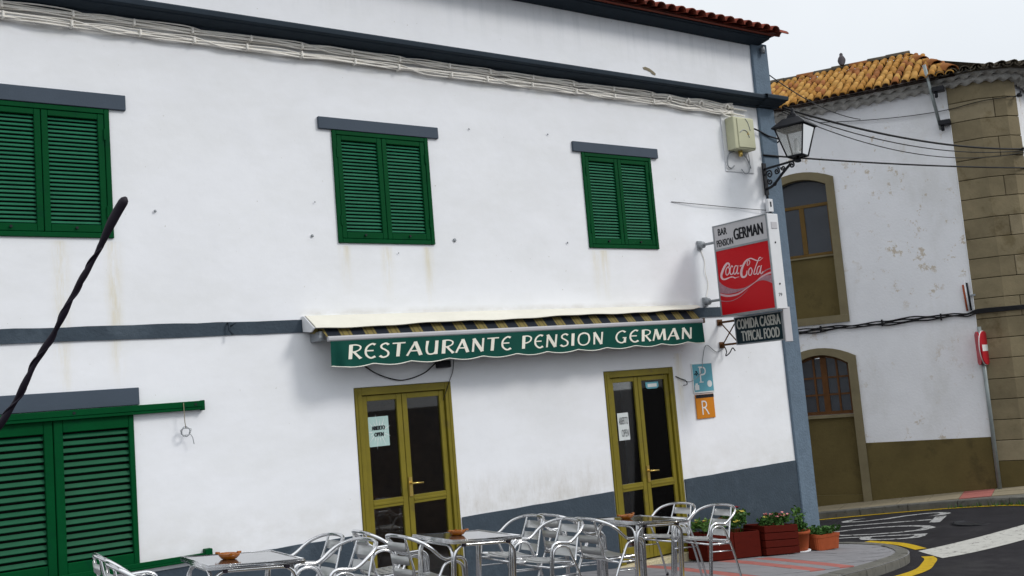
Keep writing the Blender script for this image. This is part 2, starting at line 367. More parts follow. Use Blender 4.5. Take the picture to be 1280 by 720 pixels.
def stroke(b, pts, w0, w1=None, mapf=None, k=6, smooth=True, pen=None):
    "flat ribbon along a 2-D path (mapf takes it to 3-D)"
    P = catmull([(p[0], p[1], 0) for p in pts], k) if smooth and len(pts) > 2 else [Vector((p[0], p[1], 0)) for p in pts]
    n = len(P); w1 = w0 if w1 is None else w1; Lh = []; Rh = []
    for i in range(n):
        t = (P[min(i + 1, n - 1)] - P[max(i - 1, 0)]); t = t.normalized() if t.length > 0 else Vector((1, 0, 0)); nn = Vector((-t.y, t.x, 0))
        u = i / (n - 1); w = w0 + (w1 - w0) * u
        if pen is not None: w *= pen(u)
        Lh.append(mapf(P[i] + nn * w / 2)); Rh.append(mapf(P[i] - nn * w / 2))
    b.add(Lh + Rh, [(i, i + 1, n + i + 1, n + i) for i in range(n - 1)])

# ---------------------------------------------------------------- ground
gp = np.array([(-6, 7, -.88), (0, 7, -1.39), (0, 0, -1.40), (2.5, 7, -1.60), (5.4, 8.7, -1.85), (5, 3, -1.82), (7.9, 8.9, -2.06), (10, 9, -2.24), (12, 8.5, -2.41), (12, 9.3, -2.42), (10, 5, -2.25), (17, 9.95, -2.29), (15.69, 12.65, -2.53), (14.4, 15.3, -2.77), (17.66, 8.6, -2.2), (15.83, 9.38, -2.29), (14.5, 12.1, -2.53), (13.2, 14.8, -2.77), (11, 13, -2.7), (15, 4, -2.3)])
def kern(r_): return np.where(r_ > 0, r_ * r_ * np.log(r_ + 1e-9), 0)
_D = np.linalg.norm(gp[:, None, :2] - gp[None, :, :2], axis=2); _n = len(gp); _A = np.zeros((_n + 3, _n + 3))
_A[:_n, :_n] = kern(_D) + np.eye(_n) * .3; _A[:_n, _n] = 1; _A[:_n, _n + 1:] = gp[:, :2]; _A[_n, :_n] = 1; _A[_n + 1:, :_n] = gp[:, :2].T
_w = np.linalg.solve(_A, np.r_[gp[:, 2], 0, 0, 0])
def h(x, y):
    "level of the pavement surface"
    x = min(max(x, -8), 20); y = min(max(y, -4), 17)
    r_ = np.hypot(gp[:, 0] - x, gp[:, 1] - y); return float(kern(r_) @ _w[:_n] + _w[_n] + _w[_n + 1] * x + _w[_n + 2] * y)
KERB = .115
def rd(x, y): return h(x, y) - KERB
def axis_vals(lo, a, b, hi, step):
    v = [lo, lo * .4 + a * .6, a - 12, a - 4]; t = a
    while t < b: v.append(t); t += step
    return v + [b, b + 4, b + 12, hi * .4 + b * .6, hi]
xs = axis_vals(-400, -8, 21, 400, .33); ys = axis_vals(-400, -4, 18, 400, .33)
g = MB(); g.sheet([[(x, y, rd(x, y)) for x in xs] for y in ys]); g.build("road", m_asph, kind='structure')

A2 = math.radians(-64); U2 = Vector((math.cos(A2), math.sin(A2), 0)); N2 = Vector((U2.y, -U2.x, 0)); W0 = Vector((17.0, 9.95, 0))
def P2(t, off, z=0.): p = W0 + U2 * t + N2 * off; p.z = z; return p
def strip_marking(name, pts, width, m, label=None):
    P = catmull([(p[0], p[1], 0) for p in pts], 8); b = MB(); n = len(P); A = []; B = []
    for i in range(n):
        t = (P[min(i + 1, n - 1)] - P[max(i - 1, 0)]).normalized(); q = Vector((-t.y, t.x, 0)) * width / 2
        for lst, s_ in ((A, 1), (B, -1)):
            c = P[i] + q * s_; lst.append((c.x, c.y, rd(c.x, c.y) + .006))
    b.sheet([A, B], False); return b.build(name, m, kind='structure', label=label)
def poly_marking(name, pts, m, label=None, div=10):
    a, b_, c, d_ = (Vector((*p, 0)) for p in pts); rows = []
    for i in range(div + 1):
        u = i / div; e0 = a.lerp(b_, u); e1 = d_.lerp(c, u); row = []
        for j in range(5):
            q = e0.lerp(e1, j / 4); row.append((q.x, q.y, rd(q.x, q.y) + .006))
        rows.append(row)
    x = MB(); x.sheet(rows, False); return x.build(name, m, kind='structure', label=label)
strip_marking("yellow_line", [(12.86, 9.6), (12.80, 9.0), (12.52, 8.48)], .17, m_ypaint)
strip_marking("yellow_line", [(11.98, 8.04), (11.75, 7.84), (11.36, 7.62), (10.8, 7.33), (10.15, 7.12), (9.0, 6.83), (6, 6.1), (2, 5.05), (-5, 3.3)], .15, m_ypaint)
poly_marking("stop_line", [(12.36, 8.42), (14.5, 8.08), (14.0, 7.50), (11.9, 7.77)], m_wpaint)
poly_marking("stop_line", [(14.5, 8.08), (18.4, 7.5), (17.9, 6.92), (14.0, 7.50)], m_wpaint)
far_line = [(13.0, 15.6), (13.9, 13.9), (14.83, 11.89), (15.46, 10.41), (15.80, 9.3), (15.92, 8.6), (16.3, 7.4), (17.3, 6.2), (20, 5.6)]
strip_marking("yellow_line", far_line, .10, m_ypaint)
# STOP, painted for drivers coming down the side street: elongated letters
tv, tf = text_mesh("STOP", 1.75, 2.25, -.012)
b = MB()
eb = Vector((-.93, -.36, 0)); org = Vector((14.66, 11.34, 0)); up_ = U2
bm = bmesh.new(); vv = [bm.verts.new(org + eb * v.x + Vector((.40, -.917, 0)) * v.y) for v in tv]
for q in tf:
    if all(tv[i].z > 0 for i in q):
        try: bm.faces.new([vv[i] for i in q])
        except ValueError: pass
bmesh.ops.delete(bm, geom=[v for v in bm.verts if not v.link_faces], context='VERTS')
bmesh.ops.triangulate(bm, faces=bm.faces); bmesh.ops.subdivide_edges(bm, edges=bm.edges, cuts=2, use_grid_fill=True)
for v in bm.verts: v.co.z = rd(v.co.x, v.co.y) + .006
me = bpy.data.meshes.new("stop_lettering"); bm.normal_update()
for fc in bm.faces:
    if fc.normal.z < 0: fc.normal_flip()
bm.to_mesh(me); bm.free(); me.materials.append(m_wpaint2); o = bpy.data.objects.new("stop_lettering", me); COL.objects.link(o); tag(o, kind='structure')
# manhole cover
o = thing("manhole_cover", "dark round iron manhole cover sunk in the asphalt", "manhole", (14.49, 8.9, rd(14.49, 8.9)))
x = MB(); x.lathe([(.26, .0), (.26, .004), (.24, .004), (.24, .003), (.02, .003)], (14.49, 8.9, rd(14.49, 8.9) - .002), 24); x.build("cover", m_black, o)
x = MB(); x.tube([(14.49 + .28 * math.cos(a * .2618), 8.9 + .28 * math.sin(a * .2618), rd(14.49, 8.9) + .001) for a in range(24)], .008, 6, True); x.build("rim", m_black, o)

# near pavement
kerb = catmull([(-9, 2.4, 0), (-3, 4.0, 0), (2, 5.25, 0), (5, 6.02, 0), (8.79, 7.0, 0), (10.07, 7.35, 0), (11.3, 7.84, 0), (11.93, 8.35, 0), (12.18, 8.9, 0), (12.06, 9.5, 0), (11.5, 10.8, 0), (10.4, 13.0, 0), (9.2, 15.5, 0)], 14)
def side_x(y): return 11.35 - (y - 9.2) * .488
pav = MB(); top = []; inn = []; low = []
for p in kerb:
    q = Vector((p.x, 9.25, 0)) if p.y < 9.25 and p.x < 11.3 else (Vector((11.3, 9.25, 0)) if p.y < 9.6 else Vector((side_x(p.y) - .05, p.y, 0)))
    top.append((p.x, p.y)); inn.append((q.x, q.y))
rows = []
for k in range(7):
    u = k / 6; rows.append([(a[0] + (c[0] - a[0]) * u, a[1] + (c[1] - a[1]) * u) for a, c in zip(top, inn)])
pav.sheet([[(x_, y_, h(x_, y_) - .010) for x_, y_ in r_] for r_ in rows])
pavement = pav.build("pavement", m_tile, kind='structure'); MW[pavement] = Matrix.Identity(4)
# kerb stones along its edge, each a rounded block
clen = [0]
for a, c in zip(kerb, kerb[1:]): clen.append(clen[-1] + (c - a).length)
def at_len(s_):
    for i in range(len(kerb) - 1):
        if clen[i + 1] >= s_:
            u = (s_ - clen[i]) / max(1e-6, clen[i + 1] - clen[i]); p = kerb[i].lerp(kerb[i + 1], u); t = (kerb[i + 1] - kerb[i]).normalized(); return p, t
    return kerb[-1], (kerb[-1] - kerb[-2]).normalized()
def kerb_stones(fn, total, step, parent, width, m, sgn, start=0.):
    s_ = start
    while s_ < total - step:
        v = MB(); st = step
        for i in range(3):
            p, t = fn(s_ + .006 + (st - .012) * i / 2); q = Vector((-t.y, t.x, 0)) * sgn
            ring = []
            for off, dz in ((0, -.20), (0, -.025), (.018, .002), (width, .002), (width, -.1)):
                c = p + q * off; ring.append((c.x, c.y, h(c.x, c.y) + dz + random.uniform(-.002, .002)))
            if i == 0: rings = []
            rings.append(ring)
        n5 = 5; fs = [(i * n5 + k, i * n5 + k + 1, (i + 1) * n5 + k + 1, (i + 1) * n5 + k) for i in range(2) for k in range(4)] + [(0, 1, 2, 3, 4), (14, 13, 12, 11, 10)]
        v.add([p for r_ in rings for p in r_], fs); v.build("kerb_stone", m, parent); s_ += step
kerb_stones(at_len, clen[-1], .62, pavement, .16, m_kerb, 1)
# tiles near the corner, one by one
kx = [(p.x, p.y) for p in kerb]
def kerb_y(x_):
    best = 9.9
    for (x0, y0), (x1, y1) in zip(kx, kx[1:]):
        if min(x0, x1) <= x_ <= max(x0, x1) and abs(x1 - x0) > 1e-6: best = min(best, y0 + (y1 - y0) * (x_ - x0) / (x1 - x0))
    return best
tile_me = MB().box(-.123, .123, -.123, .123, -.012, 0).mesh("paving_tile", m_tile)
tile_mp = MB().box(-.123, .123, -.123, .123, -.012, 0).mesh("paving_tile", m_tilep)
TS = .25; cnt = 0
for i in range(-3, 36):
    xc = 7.2 + (i + .5) * TS - 1.0
    if xc < 7.0 or xc > 12.2: continue
    for j in range(0, 14):
        yc = 9.18 - (j + .5) * TS
        if yc - .125 < max(kerb_y(xc - .125), kerb_y(xc + .125)) + .17 or yc < 6.6: continue
        pink = i in (13, 11, 7) and not (j in (0, 1) and i == 13)
        z0 = h(xc, yc); gx = h(xc + .1, yc) - h(xc - .1, yc); gy = h(xc, yc + .1) - h(xc, yc - .1)
        mw = Matrix.Translation((xc, yc, z0 + random.uniform(-.0015, .002))) @ Matrix.Rotation(math.atan2(-gx, .2), 4, 'Y') @ Matrix.Rotation(math.atan2(gy, .2), 4, 'X')
        place(tile_mp if pink else tile_me, "paving_tile", pavement, mw); cnt += 1
# far pavement with slabs and kerb
fk = catmull([(13.0 + .22, 15.75, 0), (14.05, 14.0, 0), (14.86, 12.0, 0), (15.50, 10.40, 0), (15.84, 9.3, 0), (15.98, 8.6, 0), (16.4, 7.5, 0), (17.4, 6.35, 0), (20.2, 5.75, 0)], 14)
fpav = MB(); rows = [[] for _ in range(5)]
for p in fk:
    t = (p - W0).dot(U2); q = P2(t, -.2) if t < .5 else Vector((17.4 + (t - .5) * .9, 9.2 + (t - .5) * .1, 0))
    for k in range(5):
        c = p.lerp(q, k / 4); rows[k].append((c.x, c.y, h(c.x, c.y) - .012))
fpav.sheet(rows); far_pav = fpav.build("pavement_far", m_kerb, kind='structure'); MW[far_pav] = Matrix.Identity(4)
flen = [0]
for a, c in zip(fk, fk[1:]): flen.append(flen[-1] + (c - a).length)
def at_flen(s_):
    for i in range(len(fk) - 1):
        if flen[i + 1] >= s_:
            u = (s_ - flen[i]) / max(1e-6, flen[i + 1] - flen[i]); return fk[i].lerp(fk[i + 1], u), (fk[i + 1] - fk[i]).normalized()
    return fk[-1], (fk[-1] - fk[-2]).normalized()
kerb_stones(at_flen, flen[-1], .8, far_pav, .14, m_kerb, 1)
for i in range(-16, 4):
    t0 = i * .5 + .02
    for j in range(2):
        o0 = .004 + j * .5; o1 = o0 + .494
        cs = [P2(t0, o0), P2(t0 + .492, o0), P2(t0 + .492, o1), P2(t0, o1)]
        if t0 > .5: continue
        v = MB(); dz = random.uniform(-.002, .002)
        v.hexa([(c.x, c.y, h(c.x, c.y) - .03) for c in cs] + [(c.x, c.y, h(c.x, c.y) + dz) for c in cs])
        v.build("paving_slab", m_tilep if i in (-1, -8) else m_slab, far_pav)
v = MB(); v.add([(x_, y_, h(x_, y_) + .004) for x_, y_ in ((17.1, 7.2), (17.9, 7.2), (17.9, 8.6), (17.0, 8.6))], [(0, 1, 2, 3)]); v.build("concrete_patch", m_whitemetal if False else m_tile, far_pav)

# ---------------------------------------------------------------- restaurant building
Y = 9.2
rest = thing("restaurant_building", "white stucco corner restaurant with green shutters, mustard doors and slate blue trim", "building", (5.0, Y, h(5, Y)))
OP = [(1.26, 2.365, 1.655, 2.79), (4.54, 5.64, 1.655, 2.79), (7.79, 8.89, 1.655, 2.79), (1.18, 2.46, -1.18, .12), (4.59, 5.715, -2.0, .195), (7.82, 8.935, -2.12, .18)]
def wall_open(x0, x1, z0, z1, ops, depth, m, parent, name, y=Y):
    xs_ = sorted({x0, x1, *[o[0] for o in ops], *[o[1] for o in ops]}); zs_ = sorted({z0, z1, *[o[2] for o in ops], *[o[3] for o in ops]})
    # fine subdivision so the plaster can undulate a little
    def sub(a):
        out = []
        for p, q in zip(a, a[1:]):
            k = max(1, int((q - p) / .35)); out += [p + (q - p) * i / k for i in range(k)]
        return out + [a[-1]]
    X_ = sub(xs_); Z_ = sub(zs_); b_ = MB(); idx = {}
    edge = lambda x_, z_: any(o[0] - .01 <= x_ <= o[1] + .01 and o[2] - .01 <= z_ <= o[3] + .01 for o in ops)
    for i, x_ in enumerate(X_):
        for j, z_ in enumerate(Z_):
            dy = 0 if edge(x_, z_) else .006 * math.sin(x_ * 2.3 + z_ * 1.1) * math.sin(z_ * 3.1 + x_) ; idx[i, j] = len(b_.v); b_.v.append((x_, y + dy, z_))
    for i in range(len(X_) - 1):
        for j in range(len(Z_) - 1):
            cx, cz = (X_[i] + X_[i + 1]) / 2, (Z_[j] + Z_[j + 1]) / 2
            if any(o[0] < cx < o[1] and o[2] < cz < o[3] for o in ops): continue
            b_.sm.add(len(b_.f)); b_.f.append((idx[i, j], idx[i + 1, j], idx[i + 1, j + 1], idx[i, j + 1]))
    for (a0, a1, c0, c1) in ops:
        b_.add([(a0, y, c0), (a1, y, c0), (a1, y, c1), (a0, y, c1), (a0, y + depth, c0), (a1, y + depth, c0), (a1, y + depth, c1), (a0, y + depth, c1)], [(0, 4, 5, 1), (1, 5, 6, 2), (2, 6, 7, 3), (3, 7, 4, 0)])
    return b_.build(name, m, parent, recalc=False)
wall_open(-6, 11.08, -2.7, 4.62, OP, .22, m_wall, rest, "wall")
# the other walls and a dim room behind the doors
sw = MB(); sw.add([(11.33, 9.22, -2.9), (7.4, 17.2, -3.2), (7.4, 17.2, 4.62), (11.33, 9.22, 4.62)], [(0, 1, 2, 3)]); sw.add([(-6, 9.2, -2.7), (-6, 17.2, -2.7), (-6, 17.2, 4.62), (-6, 9.2, 4.62)], [(0, 1, 2, 3)]); sw.add([(-6, 17.2, -3.2), (7.4, 17.2, -3.2), (7.4, 17.2, 4.62), (-6, 17.2, 4.62)], [(0, 1, 2, 3)])
sw.build("wall", m_wall, rest)
v = MB(); v.box(-5.9, 10.6, 11.6, 11.7, -2.6, 1.2); v.build("interior_wall", m_int, rest)
v = MB(); v.add([(-5.9, 9.43, -2.02), (10.5, 9.43, -2.14), (10.5, 11.6, -2.14), (-5.9, 11.6, -2.02)], [(0, 1, 2, 3)]); v.build("interior_floor", m_int, rest)
v = MB(); v.add([(-5.9, 9.43, .75), (10.8, 9.43, .75), (10.5, 11.6, .75), (-5.9, 11.6, .75)], [(0, 1, 2, 3)]); v.build("interior_ceiling", m_int, rest)
# pilaster at the corner
v = MB(); v.box(11.02, 11.35, Y - .035, Y + .25, -2.75, 3.66); v.box(11.02, 11.35, Y - .033, Y + .25, 3.80, 4.60); v.build("pilaster", m_pil, rest, bevel=.012)
# dado, three lengths between the doors
for x0, x1, zt0, zt1 in ((-6, 4.575, -1.24, -1.225), (5.73, 7.805, -1.22, -1.205), (8.95, 11.02, -1.20, -1.18)):
    b = MB(); n = max(2, int((x1 - x0) / .22)); rowt = []; rowb = []; rowi = []
    for i in range(n + 1):
        x_ = x0 + (x1 - x0) * i / n; zt = zt0 + (zt1 - zt0) * i / n + random.uniform(-.004, .004); zz = min(zt, -1.255) if (x_ < 3.2) else zt
        rowb.append((x_, Y - .018, -2.7)); rowt.append((x_, Y - .015, zz)); rowi.append((x_, Y + .012, zz + .004))
    b.sheet([rowb, rowt, rowi], False); b.add([rowb[0], rowt[0], (x0, Y + .1, zt0), (x0, Y + .1, -2.7)], [(0, 1, 2, 3)]); b.add([rowb[-1], rowt[-1], (x1, Y + .1, zt1), (x1, Y + .1, -2.7)], [(0, 1, 2, 3)])
    b.build("dado", m_blue, rest)
# storey band
b = MB(); n = 90; rr_ = [[], [], [], []]
for i in range(n + 1):
    x_ = -6 + 17.0 * i / n; e = random.uniform(-.004, .004); zt = .883 + .003 * (x_ - 4); zb = .760 + .003 * (x_ - 4) + random.uniform(-.004, .004)
    for k, p in enumerate(((Y + .01, zb), (Y - .014, zb), (Y - .014, zt + e), (Y + .01, zt + e))): rr_[k].append((x_, *p))
b.sheet(rr_, False); b.build("storey_band", m_blue, rest)
# cornice and eave: extruded mouldings that return round the corner pilaster
def moulding(name, prof, x0, x1, m, zoff=0., kink=None):
    b_ = MB(); rows_ = []
    for k, (dy, z_) in enumerate(prof):
        rows_.append([(x0, Y + dy, z_ + zoff), (x1 + max(0, -dy) * .25, Y + dy, z_ + zoff)])
    b_.sheet(rows_, False)
    o_ = [r_[1] for r_ in rows_]; b_.add(o_ + [(p[0], Y + .3, p[2]) for p in o_], [(i, i + 1, len(o_) + i + 1, len(o_) + i) for i in range(len(o_) - 1)]); 
    return b_.build(name, m, rest)
cprof = [(.02, 3.655), (-.035, 3.66), (-.04, 3.675), (-.075, 3.682), (-.12, 3.70), (-.165, 3.712), (-.17, 3.722), (-.205, 3.728), (-.212, 3.735), (-.216, 3.775), (-.205, 3.79), (.02, 3.83)]
moulding("cornice", cprof, -6, 10.98, m_corn)
cp2 = [((dy - .04) if dy < 0 else dy, z_ + .004) for dy, z_ in cprof]; moulding("cornice", cp2, 10.985, 11.35, m_corn)
moulding("eave_board", [(.02, 4.555), (-.03, 4.56), (-.10, 4.575), (-.20, 4.60), (-.205, 4.615), (-.235, 4.62), (-.235, 4.66), (.1, 4.70)], -6, 11.16, m_corn)
# roof of round red tiles: front row tile by tile, the rest as ribbed courses
roofp = node("roof", rest)
SL = math.tan(math.radians(17))
def tile_mesh(rad0, rad1, ln, m, th=.014, n=7, name="roof_tile"):
    b_ = MB(); vs = []
    for (y_, r_) in ((0, rad0), (ln, rad1)):
        for rr2 in (r_, r_ - th):
            for k in range(n + 1):
                a = math.pi * k / n; vs.append((rr2 * math.cos(a), y_, rr2 * math.sin(a) * .82))
    q = n + 1; fs = []
    for k in range(n):
        fs.append((k, k + 1, 2 * q + k + 1, 2 * q + k)); fs.append((q + k + 1, q + k, 3 * q + k, 3 * q + k + 1)); fs.append((k + 1, k, q + k, q + k + 1))
    b_.add(vs, fs, True); return b_.mesh(name, m)
tl = tile_mesh(.088, .078, .42, m_tile_r)
ang = math.atan(SL)
for i in range(28):
    xc = 11.20 - i * .18
    for c in range(2):
        mw = Matrix.Translation((xc + random.uniform(-.006, .006), Y - .335 + c * .34, 4.675 + c * .34 * SL + random.uniform(-.004, .004) + .0)) @ Matrix.Rotation(ang + .02, 4, 'X') @ Matrix.Rotation(random.uniform(-.03, .03), 4, 'Z')
        place(tl, "roof_tile", roofp, mw)
b = MB(); b.add([(-6, Y - .30, 4.655), (11.28, Y - .30, 4.655), (8.6, 14.6, 4.655 + 5.7 * SL), (-6, 14.6, 4.655 + 5.7 * SL)], [(0, 1, 2, 3)]); b.add([(-6, Y - .30, 4.63), (11.26, Y - .30, 4.63), (11.26, Y + .1, 4.66), (-6, Y + .1, 4.66)], [(3, 2, 1, 0)]); b.build("pan_tiles", m_tile_r, roofp, kind='stuff')
b = MB()
for i in range(98):
    xc = 11.20 - i * .18; y0 = Y - .335 if i >= 28 else Y + .40; y1 = min(14.4, 9.2 + 2 * (11.4 - xc) + .8)
    if y1 < y0 + .3: continue
    vs = []
    for y_ in (y0, y1):
        for k in range(6): a = math.pi * k / 5; vs.append((xc + .085 * math.cos(a), y_, 4.675 + (y_ - (Y - .335)) * SL + .07 * math.sin(a)))
    b.add(vs, [(k, k + 1, 6 + k + 1, 6 + k) for k in range(5)], True)
b.build("cover_tiles", m_tile_r, roofp, kind='stuff')
# gable side drip: tiles turning down the side
for j in range(5):
    mw = Matrix.Translation((11.25, Y - .2 + j * .3, 4.70 + j * .3 * SL)) @ Matrix.Rotation(-1.35, 4, 'Z') @ Matrix.Rotation(.12, 4, 'X'); place(tl, "roof_tile", roofp, mw)

# shuttered windows
slat_up = {}
def slat_mesh(w, hgt, m, thick=.009, tilt=.62):
    b_ = MB(); c_, s_ = math.cos(tilt), math.sin(tilt)
    # slat: outer edge lower; cross-section a thin rounded bar
    pr = [(-hgt / 2, -thick / 2), (hgt / 2, -thick / 2), (hgt / 2 + .003, 0), (hgt / 2, thick / 2), (-hgt / 2, thick / 2), (-hgt / 2 - .003, 0)]
    vs = []
    for x_ in (-w / 2, w / 2):
        for a, t in pr: vs.append((x_, -(-a * s_ + t * c_), a * c_ + t * s_))
    n = 6; b_.add(vs, [(i, (i + 1) % n, n + (i + 1) % n, n + i) for i in range(n)] + [tuple(range(n))[::-1], tuple(range(n, 2 * n))]); return b_.mesh("slat", m)
def shutter_window(x0, x1, z0, z1, name="window"):
    w = node(name, rest); fw = .034
    b_ = MB(); b_.box(x0 - .01, x0 + fw, Y - .022, Y + .05, z0 - .01, z1 + .01).box(x1 - fw, x1 + .01, Y - .022, Y + .05, z0 - .01, z1 + .01).box(x0 + fw + .001, x1 - fw - .001, Y - .021, Y + .05, z1 - fw, z1 + .01).box(x0 + fw + .001, x1 - fw - .001, Y - .021, Y + .05, z0 - .01, z0 + fw); b_.build("frame", m_green, w, bevel=.004)
    v_ = MB(); v_.box(x0, x1, Y + .075, Y + .09, z0, z1); v_.build("backing", m_dark, w)
    mid = (x0 + x1) / 2
    for a, c in ((x0 + fw + .004, mid - .003), (mid + .003, x1 - fw - .004)):
        st = .052; zb, zt = z0 + fw + .004, z1 - fw - .004
        b_ = MB(); b_.box(a, a + st, Y - .016, Y + .03, zb, zt).box(c - st, c, Y - .016, Y + .03, zb, zt).box(a + st + .0005, c - st - .0005, Y - .015, Y + .03, zb, zb + .065).box(a + st + .0005, c - st - .0005, Y - .015, Y + .03, zt - .05, zt); b_.build("shutter_leaf", m_green, w, bevel=.004)
        sw_ = c - a - 2 * st - .002; n = 26; key = round(sw_, 3)
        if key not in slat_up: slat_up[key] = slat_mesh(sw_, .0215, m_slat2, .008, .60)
        za, ze = zb + .067, zt - .052
        for i in range(n):
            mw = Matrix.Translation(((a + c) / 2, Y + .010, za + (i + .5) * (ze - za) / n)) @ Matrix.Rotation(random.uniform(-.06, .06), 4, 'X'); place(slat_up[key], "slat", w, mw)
        v_ = MB(); v_.lathe([(.012, -.03), (.012, -.012), (.006, -.012)], ((a + c) / 2, Y - .002, zb + .035), 8, 'y'); v_.build("knob", m_black, w)
    for zz in (z0 + .22, z1 - .22):
        for xx in (x0 + fw, x1 - fw): v_ = MB(); v_.box(xx - .008, xx + .008, Y - .030, Y - .0165, zz - .05, zz + .05); v_.build("hinge", m_green, w)
for o_ in OP[:3]: shutter_window(*o_)
for x0, x1, z0, z1 in ((1.1, 2.52, 2.803, 2.94), (4.385, 5.785, 2.803, 2.925), (7.65, 9.025, 2.803, 2.925)):
    v = MB(); v.box(x0, x1, Y - .03, Y + .05, z0, z1); v.build("lintel", m_trim, rest, bevel=.004)
v = MB(); v.box(-.5, 2.525, Y - .028, Y + .05, .182, .332); v.build("lintel", m_trim, rest, bevel=.004)
# big sliding shutters on rails, lower left
ss = node("sliding_shutter", rest, "wide green louvred sliding shutters between two rails")
x0, x1, z0, z1 = 1.18, 2.46, -1.18, .12
v = MB(); v.box(x0, x1, Y + .085, Y + .1, z0, z1); v.build("backing", m_dark, ss)
big = slat_mesh(.50, .052, m_slat, .012, .60); 
for a, c, dy in ((1.155, 1.818, .0), (1.824, 2.47, -.006)):
    st = .07; b = MB(); rs = .045 if c > 2 else st
    b.box(a, a + st, Y - .02 + dy, Y + .03 + dy, -1.19, .10).box(c - rs, c, Y - .02 + dy, Y + .03 + dy, -1.19, .10).box(a + st + .0005, c - rs - .0005, Y - .019 + dy, Y + .03 + dy, -1.19, -1.07).box(a + st + .0005, c - rs - .0005, Y - .019 + dy, Y + .03 + dy, -.005, .10); b.build("shutter_leaf", m_green, ss, bevel=.005)
    n = 18; bs = slat_mesh(c - rs - a - st - .002, .037, m_slat, .010, .56)
    for i in range(n):
        mw = Matrix.Translation(((a + st + c - rs) / 2, Y + .012 + dy, -1.067 + (i + .5) * 1.058 / n)) @ Matrix.Rotation(random.uniform(-.05, .05), 4, 'X'); place(bs, "slat", ss, mw)
v = MB(); v.box(-.6, 3.08, Y - .065, Y + .01, .125, .178).box(-.6, 3.07, Y - .06, Y - .045, .098, .1245).box(3.055, 3.083, Y - .066, Y + .01, .092, .182); v.build("upper_rail", m_green, ss, bevel=.004)
v = MB(); v.box(-.6, 3.06, Y - .06, Y + .01, -1.215, -1.195).box(-.6, 3.06, Y - .055, Y - .04, -1.195, -1.155).box(-.6, 3.06, Y - .012, Y + .01, -1.1945, -1.16).box(3.02, 3.085, Y - .066, Y + .01, -1.22, -1.125); v.build("lower_rail", m_green, ss, bevel=.004)
for xx in (1.98, 3.0): v = MB(); v.lathe([(.012, -.07), (.012, -.064)], (xx, Y, .15), 8, 'y'); v.build("bolt", m_black, ss)
# doors
def door(x0, x1, zb, zt, rail, name="door"):
    d_ = node(name, rest); fw = .075
    b_ = MB(); b_.box(x0, x0 + fw, Y - .012, Y + .09, zb, zt).box(x1 - fw, x1, Y - .012, Y + .09, zb, zt).box(x0 + fw + .001, x1 - fw - .001, Y - .011, Y + .09, zt - fw, zt)
    b_.box(x0 + fw * .35, x0 + fw * .5, Y - .018, Y - .0125, zb, zt - fw * .36).box(x1 - fw * .5, x1 - fw * .35, Y - .018, Y - .0125, zb, zt - fw * .36)
    b_.build("door_frame", m_olive, d_, bevel=.004)
    mid = (x0 + x1) / 2 - .025
    gl = []
    for a, c in ((x0 + fw + .005, mid - .003), (mid + .003, x1 - fw - .005)):
        st = .058; top_ = zt - fw - .006; bot = zb + .02
        b_ = MB(); yy0, yy1 = Y + .012, Y + .06
        b_.box(a, a + st, yy0, yy1, bot, top_).box(c - st, c, yy0, yy1, bot, top_)
        for q0, q1 in ((top_ - .055, top_), (rail - .085, rail), (bot, bot + .16)): b_.box(a + st + .0005, c - st - .0005, yy0 + .001, yy1, q0, q1)
        b_.box(a + st + .0005, c - st - .0005, yy0 - .006, yy0 + .0005, rail - .055, rail - .03)
        b_.build("door_leaf", m_olive, d_, bevel=.005)
        for q0, q1 in ((rail + .001, top_ - .0555), (bot + .1605, rail - .0855)):
            v_ = MB(); v_.box(a + st + .001, c - st - .001, Y + .033, Y + .039, q0, q1); v_.build("glass_pane", m_pane, d_); gl.append((a + st, c - st, q0, q1))
    v_ = MB(); hz = rail + .12
    v_.box(mid + .012, mid + .05, Y + .001, Y + .0115, hz - .13, hz + .06); v_.tube([(mid + .03, Y + .005, hz), (mid + .03, Y - .045, hz), (mid + .06, Y - .05, hz), (mid + .15, Y - .05, hz - .004)], .0095, 8); v_.lathe([(.01, -.003), (.01, .004)], (mid + .031, Y + .0, hz - .10), 10, 'y')
    v_.build("handle", m_brass, d_)
    return d_, gl
d1, g1 = door(4.595, 5.71, -1.99, .19, -.92)
d2, g2 = door(7.825, 8.93, -2.05, .175, -1.15)
v = MB(); v.box(8.13, 8.22, 9.75, 9.85, -2.1, .05); v.build("interior_post", m_slab, rest)
v = MB(); v.box(7.74, 9.02, Y - .07, Y + .1, -2.16, -2.052); v.build("threshold", m_terrazzo, rest, bevel=.004)
v = MB(); v.box(4.5, 5.8, Y - .06, Y + .1, -2.06, -1.992); v.build("threshold", m_terrazzo, rest, bevel=.004)
# notices on the glass: sheets of paper taped to the outside of the panes
n1 = thing("notice_sheet", "mint green open notice taped inside the left door's glass", "notice", (4.85, Y + .03, -.40))
v = MB(); v.box(4.735, 4.965, Y + .026, Y + .0285, -.40, -.105); v.build("paper", m_paper, n1)
text_part("ABIERTO", m_ink, n1, "lettering", (4.775, Y + .026, -.238), (1, 0, 0), (0, 0, 1), .040, .145, 0, .15, fat=.003)
text_part("OPEN", m_ink, n1, "lettering", (4.80, Y + .026, -.302), (1, 0, 0), (0, 0, 1), .040, .10, 0, .15, fat=.003)
b = MB()
for k in range(18):
    a = 2 * math.pi * k / 18; c, s_ = math.cos(a), math.sin(a); l0, l1 = .07, .085 + .04 * (k % 2) + .02 * abs(s_)
    c2, s2 = -s_ * .004, c * .004; b.add([(4.85 + c * l0 * 1.05 + c2, Y + .0252, -.255 + s_ * l0 * .9 + s2), (4.85 + c * l0 * 1.05 - c2, Y + .0252, -.255 + s_ * l0 * .9 - s2), (4.85 + c * l1 * 1.1, Y + .0252, -.255 + s_ * l1 * 1.25)], [(0, 1, 2)])
